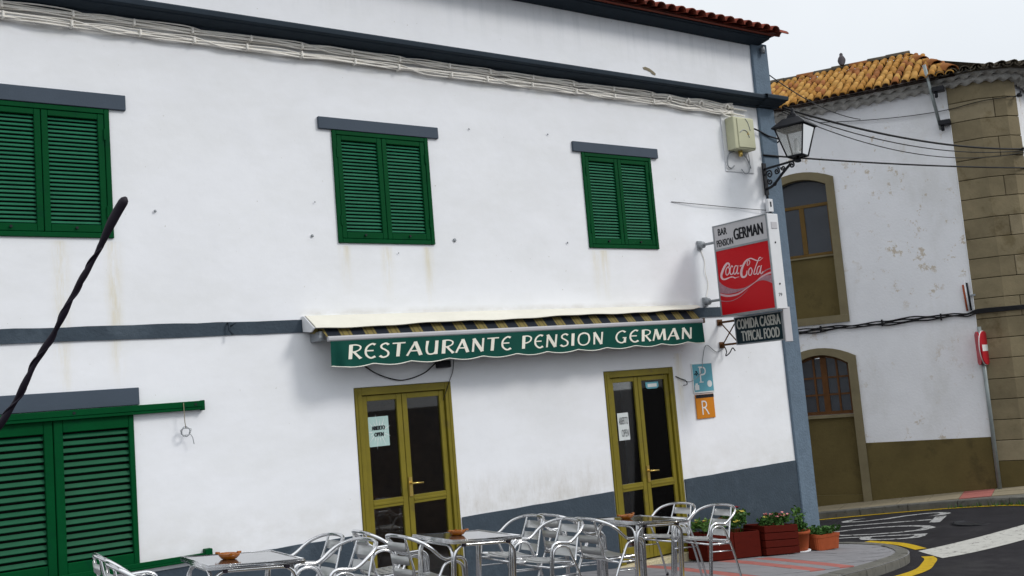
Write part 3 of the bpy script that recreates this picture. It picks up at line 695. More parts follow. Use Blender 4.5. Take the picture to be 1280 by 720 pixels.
b.build("burst_print", m_white, n1)
n2 = thing("notice_sheet", "white open notice taped inside the right door's glass", "notice", (8.08, Y + .03, -.64))
v = MB(); v.box(7.995, 8.165, Y + .026, Y + .0285, -.64, -.32); v.build("paper", m_paper2, n2)
text_part("ABIERTO", m_ink, n2, "lettering", (8.012, Y + .026, -.455), (1, 0, 0), (0, 0, 1), .085, .14, .0)
text_part("OPEN", m_ink, n2, "lettering", (8.04, Y + .026, -.60), (1, 0, 0), (0, 0, 1), .085, .11, .0)
n3 = thing("door_sticker", "small pale blue sticker at the top of the right door's glass", "sticker", (8.59, Y + .03, -.06))
v = MB(); v.prism([(8.49, .015), (8.70, .015), (8.70, -.045), (8.67, -.065), (8.52, -.065), (8.49, -.045)], Y + .026, Y + .0285); v.build("backing", m_psign, n3)
v = MB(); v.box(8.52, 8.67, Y + .0235, Y + .0255, -.045, -.005); v.build("print", m_white, n3)

# little holes, anchors and chipped spots in the plaster
for x_, z_, r_ in ((5.90, 1.70, .022), (4.25, 1.71, .016), (2.74, 1.90, .014), (5.2, 1.55, .008), (7.45, 1.70, .012), (6.2, 2.95, .010), (7.3, 2.98, .010), (4.3, 2.05, .008)):
    v = MB(); v.lathe([(r_, -.012), (r_ * .5, -.018)], (x_, Y, z_), 7, 'y'); v.build("wall_anchor", m_greymetal, rest)
v = MB(); pts = [(8.93, 3.985), (8.98, 4.0), (9.05, 3.985), (9.10, 3.96), (9.15, 3.93), (9.14, 3.905), (9.09, 3.915), (9.06, 3.94), (9.0, 3.955), (8.95, 3.96)]; v.prism(pts, Y - .006, Y + .002); v.build("chipped_patch", m_slab, rest)

# ---------------------------------------------------------------- awning
aw = thing("awning", "green retracted shop awning with cream hood lettered with the restaurant name", "awning", (6.7, Y - .15, .6))
def zt_(x_): return .915 + .003 * (x_ - 4.1)
def zf_(x_): return .775 + .0165 * (x_ - 4.14)
b = MB(); rows = [[], [], [], []]; n = 70
for i in range(n + 1):
    x_ = 4.10 + (9.40 - 4.10) * i / n; e = max(0, x_ - 9.12) * .12 + .006 * math.sin(x_ * 3.7) + .003 * math.sin(x_ * 11); zf = zf_(x_) + e; yf = Y - .285 + max(0, x_ - 9.12) * .55
    rows[0].append((x_, Y - .004, zt_(x_))); rows[1].append((x_, Y - .06, zt_(x_) + .002)); rows[2].append((x_, yf + .02, zf + .018)); rows[3].append((x_, yf, zf))
b.sheet(rows); b.sheet([rows[3], [(p[0], p[1] + .006, p[2] - .006) for p in rows[3]], [(p[0], p[1] + .02, p[2] - .001) for p in rows[2]], [(p[0], p[1], p[2] - .012) for p in rows[0]]])
b.build("hood", m_cream, aw, recalc=False)
b = MB(); b.prism([(0, 0)] * 0 or [(0, 0), (1, 0), (1, 1)], 0, 1) if False else None
b.add([(4.085, Y - .004, .915), (4.085, Y - .05, .915), (4.085, Y - .275, .778), (4.085, Y - .20, .745), (4.085, Y - .02, .765), (4.10, Y - .004, .915), (4.10, Y - .05, .915), (4.10, Y - .275, .778), (4.10, Y - .20, .745), (4.10, Y - .02, .765)], [(0, 1, 2, 3, 4), (9, 8, 7, 6, 5), (0, 5, 6, 1), (1, 6, 7, 2), (2, 7, 8, 3), (3, 8, 9, 4)])
b.build("end_plate", m_whitemetal, aw)
b = MB(); b.box(4.16, 4.21, Y - .23, Y - .005, .66, .75); b.lathe([(.035, 0), (.035, .06)], (4.15, Y - .2, .69), 12, 'x'); b.build("gear_box", m_greymetal, aw, bevel=.005)
b = MB(); b.tube([(4.12, Y - .12, .775), (9.2, Y - .12, .80)], .04, 12); b.build("roller", m_stripe, aw)
# striped canvas from the roller down to the front bar
def zb_(x_): return .668 + .0085 * (x_ - 4.22)
b = MB(); r0 = []; r1 = []
for i in range(61):
    x_ = 4.2 + 5.0 * i / 60; r0.append((x_ - .02, Y - .20, .785 + .0120 * (x_ - 4.2))); r1.append((x_, Y - .30, zb_(x_) + .02))
b.sheet([r0, r1]); b.build("canvas", m_stripe, aw)
b = MB(); vs = []
for x_ in (4.205, 9.225):
    z_ = zb_(x_); vs += [(x_, Y - .315, z_ - .026), (x_, Y - .325, z_ - .015), (x_, Y - .325, z_ + .012), (x_, Y - .312, z_ + .025), (x_, Y - .285, z_ + .022), (x_, Y - .282, z_ - .024)]
b.add(vs, [(i, (i + 1) % 6, 6 + (i + 1) % 6, 6 + i) for i in range(6)] + [(0, 1, 2, 3, 4, 5), (11, 10, 9, 8, 7, 6)]); b.build("front_bar", m_bar, aw, bevel=.003)
b = MB(); b.box(9.226, 9.245, Y - .33, Y - .278, .682, .738); b.build("bar_cap", m_wood, aw)
for k in (5.0, 8.3):
    b = MB(); b.tube([(k, Y - .05, .74), (k + .25, Y - .17, .72), (k + .45, Y - .28, zb_(k + .45))], .016, 8); b.build("folding_arm", m_greymetal, aw)
def fold(x_, u):  # gentle ripples of hanging cloth
    e = .010 * math.sin(x_ * 7.1) + .006 * math.sin(x_ * 17 + 1) + (.03 * math.exp(-((x_ - 4.36) / .06) ** 2)) - (.02 * math.exp(-((x_ - 4.28) / .04) ** 2))
    return Y - .318 - e * u
def scal(x_): return .024 * abs(math.sin(math.pi * (x_ - 4.24) / .425))
def vbot(x_): return .408 + .0105 * (x_ - 4.24) - scal(x_) + (.018 * math.exp(-((x_ - 4.5) / .3) ** 2)) * 0
NV = 300; b = MB(); rows = []
for k in range(7):
    u = k / 6; rows.append([(4.225 + 4.985 * i / NV, fold(4.225 + 4.985 * i / NV, u), (zb_(4.225 + 4.985 * i / NV) - .026) * (1 - u) + vbot(4.225 + 4.985 * i / NV) * u) for i in range(NV + 1)])
b.sheet(rows); val = b.build("valance", m_valance, aw)
b = MB(); b.tube([(p[0], p[1] - .003, p[2]) for p in rows[-1][::2]], .0055, 5); b.build("piping", m_piping, val)
# hand painted lettering: pen strokes with flared ends
def flare(u): return 1 + .45 * (abs(u - .5) * 2) ** 4
TH, TN = .120, .062
G = {
 'R': (.62, [([(.14, 0), (.14, 1)], TH), ([(.10, .96), (.36, .98), (.56, .86), (.54, .64), (.32, .50), (.14, .50)], TN * 1.3), ([(.28, .52), (.42, .28), (.62, 0)], TH)]),
 'E': (.56, [([(.50, .93), (.34, 1.0), (.14, .80), (.08, .5), (.14, .2), (.34, 0), (.54, .1)], TH * .85), ([(.12, .52), (.44, .52)], TN)]),
 'S': (.50, [([(.44, .88), (.30, .99), (.12, .88), (.12, .68), (.30, .52), (.44, .34), (.42, .10), (.22, .0), (.06, .12)], TH * .8)]),
 'T': (.62, [([(.31, 0), (.31, 1)], TH), ([(.0, .95), (.62, .97)], TN)]),
 'A': (.70, [([(.02, 0), (.36, 1)], TN * 1.2), ([(.34, 1), (.66, 0)], TH), ([(.16, .34), (.54, .34)], TN)]),
 'U': (.68, [([(.12, 1), (.10, .4), (.18, .08), (.36, .02), (.52, .12), (.58, .4)], TH * .85), ([(.58, 1), (.58, 0)], TH * .9)]),
 'N': (.70, [([(.11, 0), (.11, 1)], TN * 1.2), ([(.10, 1), (.60, 0)], TH), ([(.60, 0), (.60, 1)], TN * 1.2)]),
 'P': (.58, [([(.14, 0), (.14, 1)], TH), ([(.08, .96), (.36, .98), (.54, .84), (.50, .58), (.30, .44), (.14, .46)], TN * 1.4)]),
 'I': (.26, [([(.13, 0), (.13, 1)], TH)]),
 'O': (.80, [([(.40, 1), (.16, .86), (.08, .5), (.16, .14), (.40, 0), (.64, .14), (.72, .5), (.64, .86), (.40, 1)], TN * 1.55)]),
 'G': (.70, [([(.60, .88), (.42, 1.0), (.18, .84), (.08, .5), (.18, .15), (.42, 0), (.60, .12)], TH * .8), ([(.60, .0), (.60, .42)], TH * .8), ([(.46, .42), (.68, .42)], TN)]),
 'M': (.84, [([(.06, 0), (.18, 1)], TN * 1.2), ([(.17, 1), (.42, .1)], TH), ([(.42, .1), (.66, 1)], TN), ([(.66, 1), (.78, 0)], TH)]),
}
for word, xa, xb in (("RESTAURANTE", 4.39, 6.31), ("PENSION", 6.44, 7.60), ("GERMAN", 7.77, 9.01)):
    tot = sum(G[c][0] for c in word) + .12 * (len(word) - 1); sc = (xb - xa) / tot; cx = xa; b = MB()
    for c in word:
        w_, sts = G[c]
        for si, (pts, wd) in enumerate(sts):
            def mp(p, cx=cx, sc=sc, si=si):
                x_ = cx + (p.x + .10 * (p.y - .5)) * sc; zc = (zb_(x_) - .026) * .0 + .464 + .0072 * (x_ - 4.4) + p.y * .136
                ztop = zb_(x_) - .026; zbo = vbot(x_); u = min(1, max(0, (ztop - zc) / (ztop - zbo)))
                return Vector((x_, fold(x_, u) - .0035 - .0004 * si, zc))
            stroke(b, pts, wd, None, mp, 5, True, flare)
        cx += (w_ + .12) * sc
    b.build("lettering", m_letter, val, recalc=False)

# ---------------------------------------------------------------- projecting signs
X0 = 9.6
sg = thing("projecting_sign", "red and white soft drink lightbox sign with bar name, projecting from the wall", "sign", (9.7, 8.48, .75))
b = MB(); b.box(X0 + .002, X0 + .2, 8.035, 8.92, .75, 1.90); b.build("case", m_whitemetal, sg, bevel=.006)
b = MB()
for q in ((8.035, 8.055), (8.90, 8.92)): b.box(X0 - .008, X0 + .0025, q[0], q[1], .75, 1.90)
for q in ((.75, .768), (1.575, 1.60), (1.885, 1.90)): b.box(X0 - .0075, X0 + .0025, 8.0555, 8.8995, q[0], q[1])
b.build("frame", m_greymetal, sg)
b = MB(); b.box(X0 - .003, X0 + .0025, 8.0555, 8.8995, 1.6005, 1.8845); b.build("header_panel", m_panel, sg)
b = MB(); b.box(X0 - .003, X0 + .0025, 8.0555, 8.8995, .7685, 1.5745); b.build("drink_panel", m_red, sg)
ex, ez = (0, -1, 0), (0, 0, 1)
text_part("BAR", m_ink, sg, "lettering", (X0 - .003, 8.83, 1.765), ex, ez, .085, .145, fat=.003)
text_part("PENSION", m_ink, sg, "lettering", (X0 - .003, 8.87, 1.625), ex, ez, .085, .27, fat=.0025)
text_part("GERMAN", m_ink, sg, "lettering", (X0 - .003, 8.575, 1.665), ex, ez, .14, .46, fat=.007)
# script logo, drawn as pen strokes in the frame of the red panel: s along the sign, v up
a_, b__, c_, d__ = 590, -116, 68, 775
det = a_ * d__ - b__ * c_
def lg(p, dx=0.):
    X_, Y_ = p.x - 148, p.y - 378; s_ = (X_ * d__ - Y_ * c_) / det; v_ = (a_ * Y_ - b__ * X_) / det
    return Vector((X0 - .0045 - dx, 8.8995 - s_ * .844, 1.5745 - v_ * .806))
b = MB(); k = 0
def sw_(pts, w0, w1=None, pen=None):
    global k
    k += 1; stroke(b, pts, w0, w1, lambda p, kk=k: lg(p, kk * .00006), 6, True, pen)
thick = lambda u: .45 + .9 * math.sin(math.pi * min(1, max(0, u)))
sw_([(287, 578), (304, 552), (300, 528), (280, 522), (252, 555), (226, 610), (210, 662), (216, 702), (245, 716), (290, 700), (330, 682)], 19, None, thick)
sw_([(318, 690), (345, 686), (368, 694), (390, 690), (418, 684)], 12, 4)
sw_([(345, 684), (368, 704), (392, 688)], 7, 3)
sw_([(292, 560), (268, 590), (262, 640), (276, 664), (298, 640), (306, 598), (294, 562)], 11)
sw_([(345, 568), (332, 552), (314, 590), (312, 640), (328, 658), (348, 634)], 12)
sw_([(394, 556), (376, 552), (358, 590), (354, 636), (366, 654), (386, 626), (398, 580)], 11)
sw_([(404, 548), (396, 600), (392, 640), (404, 648), (414, 634)], 11)
sw_([(424, 558), (448, 546)], 12)
sw_([(520, 552), (508, 540), (514, 500), (530, 488), (538, 510), (526, 545)], 8)
sw_([(545, 470), (512, 480), (478, 520), (448, 590), (440, 650), (452, 684), (480, 684), (500, 655), (506, 610)], 19, None, thick)
sw_([(512, 482), (545, 466), (580, 478), (616, 494), (650, 490), (684, 460)], 13, 7, thick)
sw_([(548, 574), (528, 600), (524, 648), (538, 668), (556, 645), (562, 606), (550, 576)], 11)
sw_([(664, 462), (646, 458), (624, 505), (602, 565), (586, 620), (582, 650), (594, 656), (606, 640)], 10)
sw_([(652, 562), (634, 562), (618, 600), (615, 644), (628, 654), (646, 620), (658, 576)], 10)
sw_([(666, 548), (656, 600), (654, 640), (668, 642), (684, 620)], 10)
b.build("script_logo", m_logo, sg, recalc=False)
def ribbon(top_, bot_, m, nm, dx):
    f8 = lambda p: ((p[0]) * 1.5, 450 + p[1] * 1.5)   # second working frame to the first
    T_ = catmull([(*f8(p), 0) for p in top_], 6); B_ = catmull([(*f8(p), 0) for p in bot_], 6); q = MB(); q.sheet([[lg(p, dx) for p in T_], [lg(p, dx) for p in B_]], False); q.build(nm, m, sg, recalc=False)
ribbon([(120, 192), (150, 222), (195, 245), (250, 254), (310, 244), (350, 224)], [(126, 284), (160, 292), (205, 292), (255, 280), (310, 256), (350, 226)], m_swoosh, "ribbon_print", .0004)
ribbon([(345, 228), (390, 198), (430, 164), (470, 148), (520, 138)], [(345, 231), (390, 204), (430, 186), (470, 184), (524, 206)], m_swoosh, "ribbon_print", .0004)
ribbon([(126, 290), (170, 300), (215, 300), (270, 284), (330, 244), (400, 190), (440, 152), (480, 128), (516, 114)], [(128, 308), (170, 318), (220, 315), (275, 296), (332, 252), (400, 198), (442, 164), (480, 142), (517, 128)], m_swoosh2, "ribbon_print", .0008)
ribbon([(132, 348), (180, 352), (230, 342), (290, 304), (340, 256)], [(132, 354), (180, 357), (232, 346), (292, 308), (340, 259)], m_swoosh, "ribbon_print", .0006)
ribbon([(435, 142), (470, 104), (512, 84)], [(438, 148), (472, 112), (513, 92)], m_swoosh, "ribbon_print", .0006)
for z_ in (1.55, 1.05):
    b = MB(); b.lathe([(.012, 0), (.012, -.004)], (9.70, 8.034, z_), 8, 'y'); b.build("screw", m_black, sg)
b = MB(); b.box(9.66, 9.76, 8.029, 8.0355, 1.72, 1.80); b.build("maker_plate", m_panel, sg)
text_part("79", m_ink, sg, "lettering", (9.66, 8.035, .90), (1, 0, 0), (0, 0, 1), .04, .06, .01)
for z_ in (1.70, .97):
    b = MB(); b.box(X0 - .03, X0 + .05, Y - .03, Y - .005, z_ - .06, z_ + .06); b.lathe([(.045, -.03), (.045, -.09), (.02, -.10)], (X0 + .01, Y, z_), 10, 'y'); b.tube([(X0 + .01, Y - .09, z_), (X0 + .04, 8.915, z_ + .0)], .018, 8); b.build("wall_bracket", m_greymetal, sg, bevel=.004)
sf = thing("projecting_sign", "small dark sign for home cooked food under the red lightbox", "sign", (9.86, 8.5, .385))
XF = 9.8
b = MB(); b.box(XF + .002, XF + .10, 8.135, 8.90, .385, .735); b.build("case", m_greymetal, sf, bevel=.004)
b = MB(); b.box(XF + .0, XF + .13, 8.115, 8.134, .36, .78); b.build("end_strip", m_panel, sf, bevel=.004)
b = MB(); b.box(XF - .006, XF + .0018, 8.135, 8.90, .385, .398).box(XF - .006, XF + .0018, 8.135, 8.90, .722, .735).box(XF - .006, XF + .0018, 8.135, 8.15, .3985, .7215).box(XF - .006, XF + .0018, 8.885, 8.90, .3985, .7215); b.build("frame", m_greymetal, sf)
b = MB(); b.box(XF - .003, XF + .0018, 8.1505, 8.8845, .3985, .7215); b.build("panel", m_navy, sf)
text_part("COMIDA CASERA", m_signlet, sf, "lettering", (XF - .003, 8.86, .578), ex, ez, .125, .69, fat=.005)
text_part("TYPICAL FOOD", m_signlet, sf, "lettering", (XF - .003, 8.80, .425), ex, ez, .125, .60, fat=.005)
b = MB()
for z_ in (.70, .41): b.box(XF + .03, XF + .06, 8.90, Y - .005, z_ - .013, z_ + .013)
for z_ in (.70, .41): b.box(XF + .0, XF + .09, Y - .012, Y - .004, z_ - .04, z_ + .04)
b.tube([(XF + .045, Y - .02, .70), (XF + .045, 8.905, .41)], .008, 6); b.tube([(XF + .045, Y - .02, .41), (XF + .045, 8.905, .70)], .008, 6); b.build("bracket", m_wood, sf)
# enamel plates on the wall
ps = thing("wall_plaque", "square sky blue enamel plaque with a white letter P and dot", "plaque", (9.43, Y - .01, -.175))
b = MB(); b.box(9.25, 9.615, Y - .016, Y - .003, -.175, .20); b.build("plate", m_white, ps, bevel=.003)
b = MB(); b.box(9.262, 9.603, Y - .0185, Y - .0165, -.155, .188); b.build("enamel", m_psign, ps)
text_part("P", m_white, ps, "lettering", (9.375, Y - .0185, -.045), (1, 0, 0), (0, 0, 1), .20, .115, -.012)
b = MB(); b.box(9.36, 9.43, Y - .0215, Y - .019, -.045, -.033).box(9.36, 9.41, Y - .0215, Y - .019, .145, .157); b.build("serif", m_white, ps)
b = MB(); b.lathe([(.042, -.0215), (.042, -.019)], (9.535, Y, -.065), 20, 'y'); b.build("dot", m_white, ps)
b = MB(); b.box(9.272, 9.345, Y - .0215, Y - .019, -.135, -.072); b.box(9.285, 9.325, Y - .0215, Y - .019, -.071, -.05); b.build("label_patch", m_white, ps)
b = MB(); b.tube(catmull([(9.28, Y - .022, .06), (9.30, Y - .022, .075), (9.315, Y - .022, .05), (9.33, Y - .022, .09), (9.31, Y - .022, .1), (9.35, Y - .022, .06)], 5), .005, 5); b.build("mark", m_ink, ps)
rs = thing("wall_plaque", "orange enamel plaque with a white letter R below the blue one", "plaque", (9.43, Y - .01, -.49))
b = MB(); b.box(9.268, 9.59, Y - .016, Y - .003, -.492, -.192); b.build("plate", m_rsign, rs, bevel=.003)
b = MB(); b.box(9.27, 9.588, Y - .0185, Y - .0165, -.235, -.194); b.build("top_strip", m_ink, rs)
text_part("R", m_white, rs, "lettering", (9.36, Y - .0165, -.445), (1, 0, 0), (0, 0, 1), .175, .125, -.012)

# ---------------------------------------------------------------- boxes, lamp and wires on the facade
fb = thing("meter_box", "ivory electric box below the cornice beside the corner pilaster", "box", (10.53, Y - .1, 2.98))
b = MB(); b.box(10.335, 10.735, Y - .16, Y - .012, 3.0, 3.44); b.build("case", m_box, fb, bevel=.014, seg=2)
b = MB(); b.box(10.40, 10.725, Y - .172, Y - .1605, 3.02, 3.42); b.build("lid", m_box, fb, bevel=.006)
b = MB(); b.box(10.27, 10.82, Y - .012, Y - .002, 2.72, 3.62); b.build("mounting_board", m_whitemetal, fb)
b = MB(); b.add([(10.565, Y - .1735, 3.20), (10.615, Y - .1735, 3.20), (10.59, Y - .1735, 3.25)], [(0, 1, 2)]); b.build("warning_mark", m_ypaint, fb)
b = MB(); b.tube(catmull([(10.43, Y - .174, 3.22), (10.50, Y - .174, 3.26), (10.57, Y - .174, 3.24), (10.61, Y - .174, 3.16)], 5), .006, 5); b.tube(catmull([(10.56, Y - .174, 3.42), (10.61, Y - .174, 3.36), (10.64, Y - .174, 3.26)], 5), .005, 5); b.build("scuff", m_greymetal, fb)
b = MB(); b.lathe([(.03, 0), (.03, -.06), (.02, -.08)], (10.52, Y - .07, 3.0), 10); b.build("cable_gland", m_brass, fb)
b = MB(); b.tube(catmull([(10.45, Y - .03, 3.0), (10.33, Y - .03, 2.95), (10.29, Y - .03, 2.80), (10.35, Y - .03, 2.76), (10.42, Y - .03, 2.80)], 6), .008, 6); b.tube(catmull([(10.60, Y - .03, 3.0), (10.70, Y - .03, 2.88), (10.74, Y - .03, 2.78)], 6), .008, 6); b.tube(catmull([(10.55, Y - .03, 2.76), (10.62, Y - .03, 2.70), (10.70, Y - .03, 2.74), (10.73, Y - .03, 2.88), (10.71, Y - .03, 3.0)], 6), .006, 6); b.build("loose_wire", m_greymetal, fb)
# bundle of white cables under the cornice, held by clips
cb = thing("cable_bundle", "bundle of white cables clipped along the wall under the cornice", "cables", (5, Y - .05, 3.55))
clips = [-.9, -.3, .3, .92, 1.53, 2.10, 2.62, 3.15, 3.72, 4.25, 4.80, 5.36, 5.98, 6.52, 7.12, 7.72, 8.35, 9.0]
for ci in range(11):
    up = ci < 6; z0 = 3.625 if up else 3.535; pts = []
    for i, xc in enumerate(clips + [9.6, 10.2, 10.45]):
        sp = .0115; pts.append((xc, Y - .035 - .01 * ((ci * 7 + i) % 3), z0 + sp * ((ci * 5 + i // 2) % 6 - 2.5) - (.02 if xc > 9.3 else 0)))
        xm = xc + .28; sag = random.uniform(-.006, .006)
        if i < len(clips) + 2: pts.append((xm, Y - .035 - random.uniform(0, .03), z0 + sag + .0115 * ((ci * 5 + (i + 1) // 2) % 6 - 2.5)))
    b = MB(); b.tube(catmull(pts, 4), .0066, 6); b.build("cable", m_wwire, cb)
for xc in clips:
    for z0, dx in ((3.625, 0), (3.535, random.uniform(-.05, .05))):
        b = MB(); b.box(xc + dx - .011, xc + dx + .011, Y - .075, Y - .002, z0 - .032, z0 + .030); b.build("clip", m_wwire, cb, bevel=.006)
for xc in (9.28, 9.62, 9.86, 10.35):
    b = MB(); b.tube([(xc - .03, Y - .06, 3.56), (xc - .03, Y - .075, 3.60), (xc, Y - .08, 3.625), (xc + .03, Y - .075, 3.60), (xc + .03, Y - .06, 3.56)], .014, 7); b.tube([(xc + .03, Y - .05, 3.54), (xc - .12, Y - .05, 3.565)], .011, 6); b.build("splice", m_wwire, cb)
b = MB(); b.tube([(10.1, Y - .05, 3.60), (10.75, Y - .05, 3.58)], .011, 6); b.tube([(10.1, Y - .05, 3.535), (10.7, Y - .05, 3.50)], .011, 6); b.build("conduit", m_wwire, cb)
b = MB(); b.tube(catmull([(10.2, Y - .05, 3.55), (10.28, Y - .06, 3.48), (10.38, Y - .08, 3.45)], 6), .010, 6); b.build("cable", m_wwire, cb)
# street lamp
LX, LY, LZ = 10.985, 8.57, 2.72
lamp = thing("street_lamp", "black iron wall lantern on scrolled bracket at the building corner", "street lamp", (LX, Y - .03, 2.45))
b = MB(); b.box(LX - .035, LX + .035, Y - .06, Y - .036, 2.42, 2.86); b.box(LX - .014, LX + .014, LY + .0, Y - .06, 2.765, 2.79)
b.tube(catmull([(LX, Y - .06, 2.50), (LX, Y - .18, 2.53), (LX, Y - .36, 2.66), (LX, Y - .50, 2.75)], 6), .018, 6)
def spiral(cy_, cz_, r0, turns, sgn, ph):
    return [(LX, cy_ + r0 * (1 - k / 26) * math.cos(ph + sgn * turns * 2 * math.pi * k / 24), cz_ + r0 * (1 - k / 26) * math.sin(ph + sgn * turns * 2 * math.pi * k / 24)) for k in range(24)]
for a in ((Y - .13, 2.69, .06, 1.6, 1, 0), (Y - .13, 2.59, .045, 1.4, -1, 1), (Y - .26, 2.705, .048, 1.5, 1, 2), (Y - .37, 2.725, .036, 1.4, -1, .5), (Y - .52, 2.73, .045, 1.5, 1, 1.2), (Y - .20, 2.545, .03, 1.3, 1, 3)): b.tube(spiral(*a), .011, 5)
b.build("bracket", m_black, lamp)
z0, z1 = LZ + .10, LZ + .485; r0, r1 = .112, .215
b = MB(); b.lathe([(.02, LZ + .02), (.045, LZ + .03), (.04, LZ + .06), (.018, LZ + .075), (.018, z0)], (LX, LY, 0), 10)
ang4 = [math.radians(45 + 90 * k + 16) for k in range(4)]
crn = lambda r_, z_: [Vector((LX + r_ * 1.3 * math.cos(a), LY + r_ * 1.3 * math.sin(a), z_)) for a in ang4]
lo, hi = crn(r0, z0), crn(r1, z1)
for k in range(4):
    b.tube([lo[k], hi[k]], .011, 5); b.tube([lo[k], lo[(k + 1) % 4]], .012, 5); b.tube([hi[k], hi[(k + 1) % 4]], .012, 5); b.tube([(LX, LY, LZ + .05), lo[k] * .75 + Vector((LX, LY, z0)) * .25], .006, 5)
b.add(lo, [(0, 1, 2, 3)]); b.build("lantern_frame", m_black, lamp)
b = MB(); e0, e1, e2, e3 = crn(r1 + .035, z1), crn(r1 + .035, z1 + .015), crn(.12, z1 + .125), crn(.075, z1 + .135)
for A_, B_ in ((e0, e1), (e1, e2), (e2, e3)):
    for k in range(4): b.add([A_[k], A_[(k + 1) % 4], B_[(k + 1) % 4], B_[k]], [(0, 1, 2, 3)])
e4 = crn(.06, z1 + .175)
for k in range(4): b.add([e3[k], e3[(k + 1) % 4], e4[(k + 1) % 4], e4[k]], [(0, 1, 2, 3)])
b.add(e4, [(0, 1, 2, 3)]); b.lathe([(.05, z1 + .175), (.035, z1 + .20), (.022, z1 + .22), (.030, z1 + .245), (.008, z1 + .275)], (LX, LY, 0), 10); b.build("lantern_cap", m_black, lamp)
for k in range(4):
    b = MB(); q = [lo[k].lerp(lo[(k + 1) % 4], .04), lo[k].lerp(lo[(k + 1) % 4], .96), hi[k].lerp(hi[(k + 1) % 4], .97), hi[k].lerp(hi[(k + 1) % 4], .03)]; b.add(q, [(0, 1, 2, 3)]); b.build("lantern_pane", m_lglass, lamp)
b = MB(); b.lathe([(.05, z0 + .01), (.05, z0 + .06), (.02, z0 + .07), (.028, z0 + .12), (.03, z0 + .2), (.012, z0 + .24)], (LX, LY, 0), 10); b.build("bulb", m_whitemetal, lamp)
jb = thing("junction_box", "small white junction box hanging under the lamp bracket", "box", (10.99, Y - .06, 2.2))
b = MB(); b.box(10.945, 11.05, Y - .085, Y - .036, 2.18, 2.36); b.build("case", m_whitemetal, jb, bevel=.006)
b = MB(); b.box(10.985, 11.01, Y - .089, Y - .0855, 2.25, 2.32); b.build("print", m_ink, jb)
b = MB(); b.tube([(10.98, Y - .055, 2.42), (10.985, Y - .06, 2.36)], .012, 6); b.tube(catmull([(11.0, Y - .06, 2.18), (10.9, Y - .2, 2.10), (10.2, 8.6, 1.98), (9.75, 8.1, 1.905)], 6), .008, 5); b.build("lead", m_wire, jb)
sp = thing("flood_lamp", "small black flood lamp under the middle of the awning", "lamp", (5.59, Y - .1, .34))
b = MB(); b.box(5.52, 5.66, Y - .14, Y - .04, .335, .41); b.build("housing", m_black, sp, bevel=.01)
b = MB(); b.box(5.57, 5.61, Y - .04, Y - .003, .34, .40); b.build("mount", m_black, sp)
co = thing("light_bulb_fitting", "tiny grey fitting under the eave on the pilaster", "fitting", (11.22, Y - .05, 4.45))
b = MB(); b.lathe([(.03, 4.44), (.032, 4.52), (.02, 4.54)], (11.2, Y - .075, 0), 10); b.build("socket", m_greymetal, co)
b = MB(); b.box(11.185, 11.215, Y - .05, Y - .036, 4.47, 4.53); b.build("mount", m_greymetal, co)

def wire(name, label, pts, rad, m=m_wire, k=8, cat="wire"):
    b_ = MB(); b_.tube(catmull(pts, k) if len(pts) > 2 else pts, rad, 6); o_ = b_.build(name, m); tag(o_, label, cat); return o_
wire("wire", "black loop of wire hanging under the awning above the left door", [(4.70, Y - .01, .42), (4.85, Y - .02, .32), (5.05, Y - .02, .25), (5.2, Y - .02, .245), (5.4, Y - .02, .30), (5.55, Y - .02, .40)], .0065)
wire("wire", "thin wire dropping from the awning to the top corner of the left door", [(5.78, Y - .01, .45), (5.75, Y - .01, .30), (5.69, Y - .02, .19), (5.60, Y - .015, -.0)], .0035)
wire("wire", "thin wire stretched across the wall from the right window to the lamp", [(9.2, Y - .004, 2.26), (9.7, Y - .03, 2.24), (10.4, Y - .03, 2.22), (10.93, Y - .05, 2.205)], .0045)
wire("wire", "pale wire running down the wall between the two sign brackets", [(9.63, Y - .012, 1.64), (9.68, Y - .012, 1.5), (9.66, Y - .02, 1.36), (9.7, Y - .012, 1.2), (9.64, Y - .02, 1.03)], .005, m_wwire)
wire("wire", "grey wire running from the sign bracket to the blue plaque", [(9.86, Y - .01, .36), (9.72, Y - .012, .33), (9.55, Y - .014, .42), (9.46, Y - .014, .24), (9.40, Y - .026, .08), (9.20, Y - .01, -.02), (8.97, Y - .012, .06)], .0045, m_greymetal)
wire("hook", "small curly black iron hook under the food sign bracket", [(9.86, Y - .01, .43), (9.87, Y - .05, .33), (9.87, Y - .03, .27), (9.88, Y - .09, .30), (9.89, Y - .14, .36), (9.89, Y - .18, .32)], .007, m_black, cat="hook")
wire("hook", "short dark hook on the wall beside the right door frame", [(8.97, Y - .006, .06), (9.02, Y - .03, .03), (9.10, Y - .04, .0), (9.12, Y - .04, -.05), (9.06, Y - .035, -.06)], .005, m_black, cat="hook")
ti = thing("cleat", "small dark iron hook fixed on the blue storey band", "hook", (3.38, Y - .02, .80))
b = MB(); b.tube([(3.35, Y - .014, .87), (3.35, Y - .05, .87), (3.35, Y - .05, .80), (3.37, Y - .08, .76)], .010, 6); b.tube([(3.36, Y - .015, .83), (3.41, Y - .07, .87)], .007, 5); b.build("iron", m_corn, ti)
cw = thing("wire_coil", "small coil of wire hanging from the end of the green rail", "wire", (2.90, Y - .07, -.12))
b = MB(); b.tube([(2.89, Y - .07, .17), (2.893, Y - .072, .0), (2.90, Y - .07, -.05)], .0035, 5); b.build("cord", m_slab, cw)
b = MB(); pts = [(2.90 + (.045 + .012 * math.sin(k)) * math.cos(k * .55), Y - .065 - .006 * math.sin(k * 1.7), -.085 + (.038 + .01 * math.cos(k * 1.3)) * math.sin(k * .55)) for k in range(34)]; pts += [(2.96, Y - .06, -.14), (2.97, Y - .06, -.20)]; b.tube(pts, .0035, 5); b.build("coil", m_greymetal, cw)
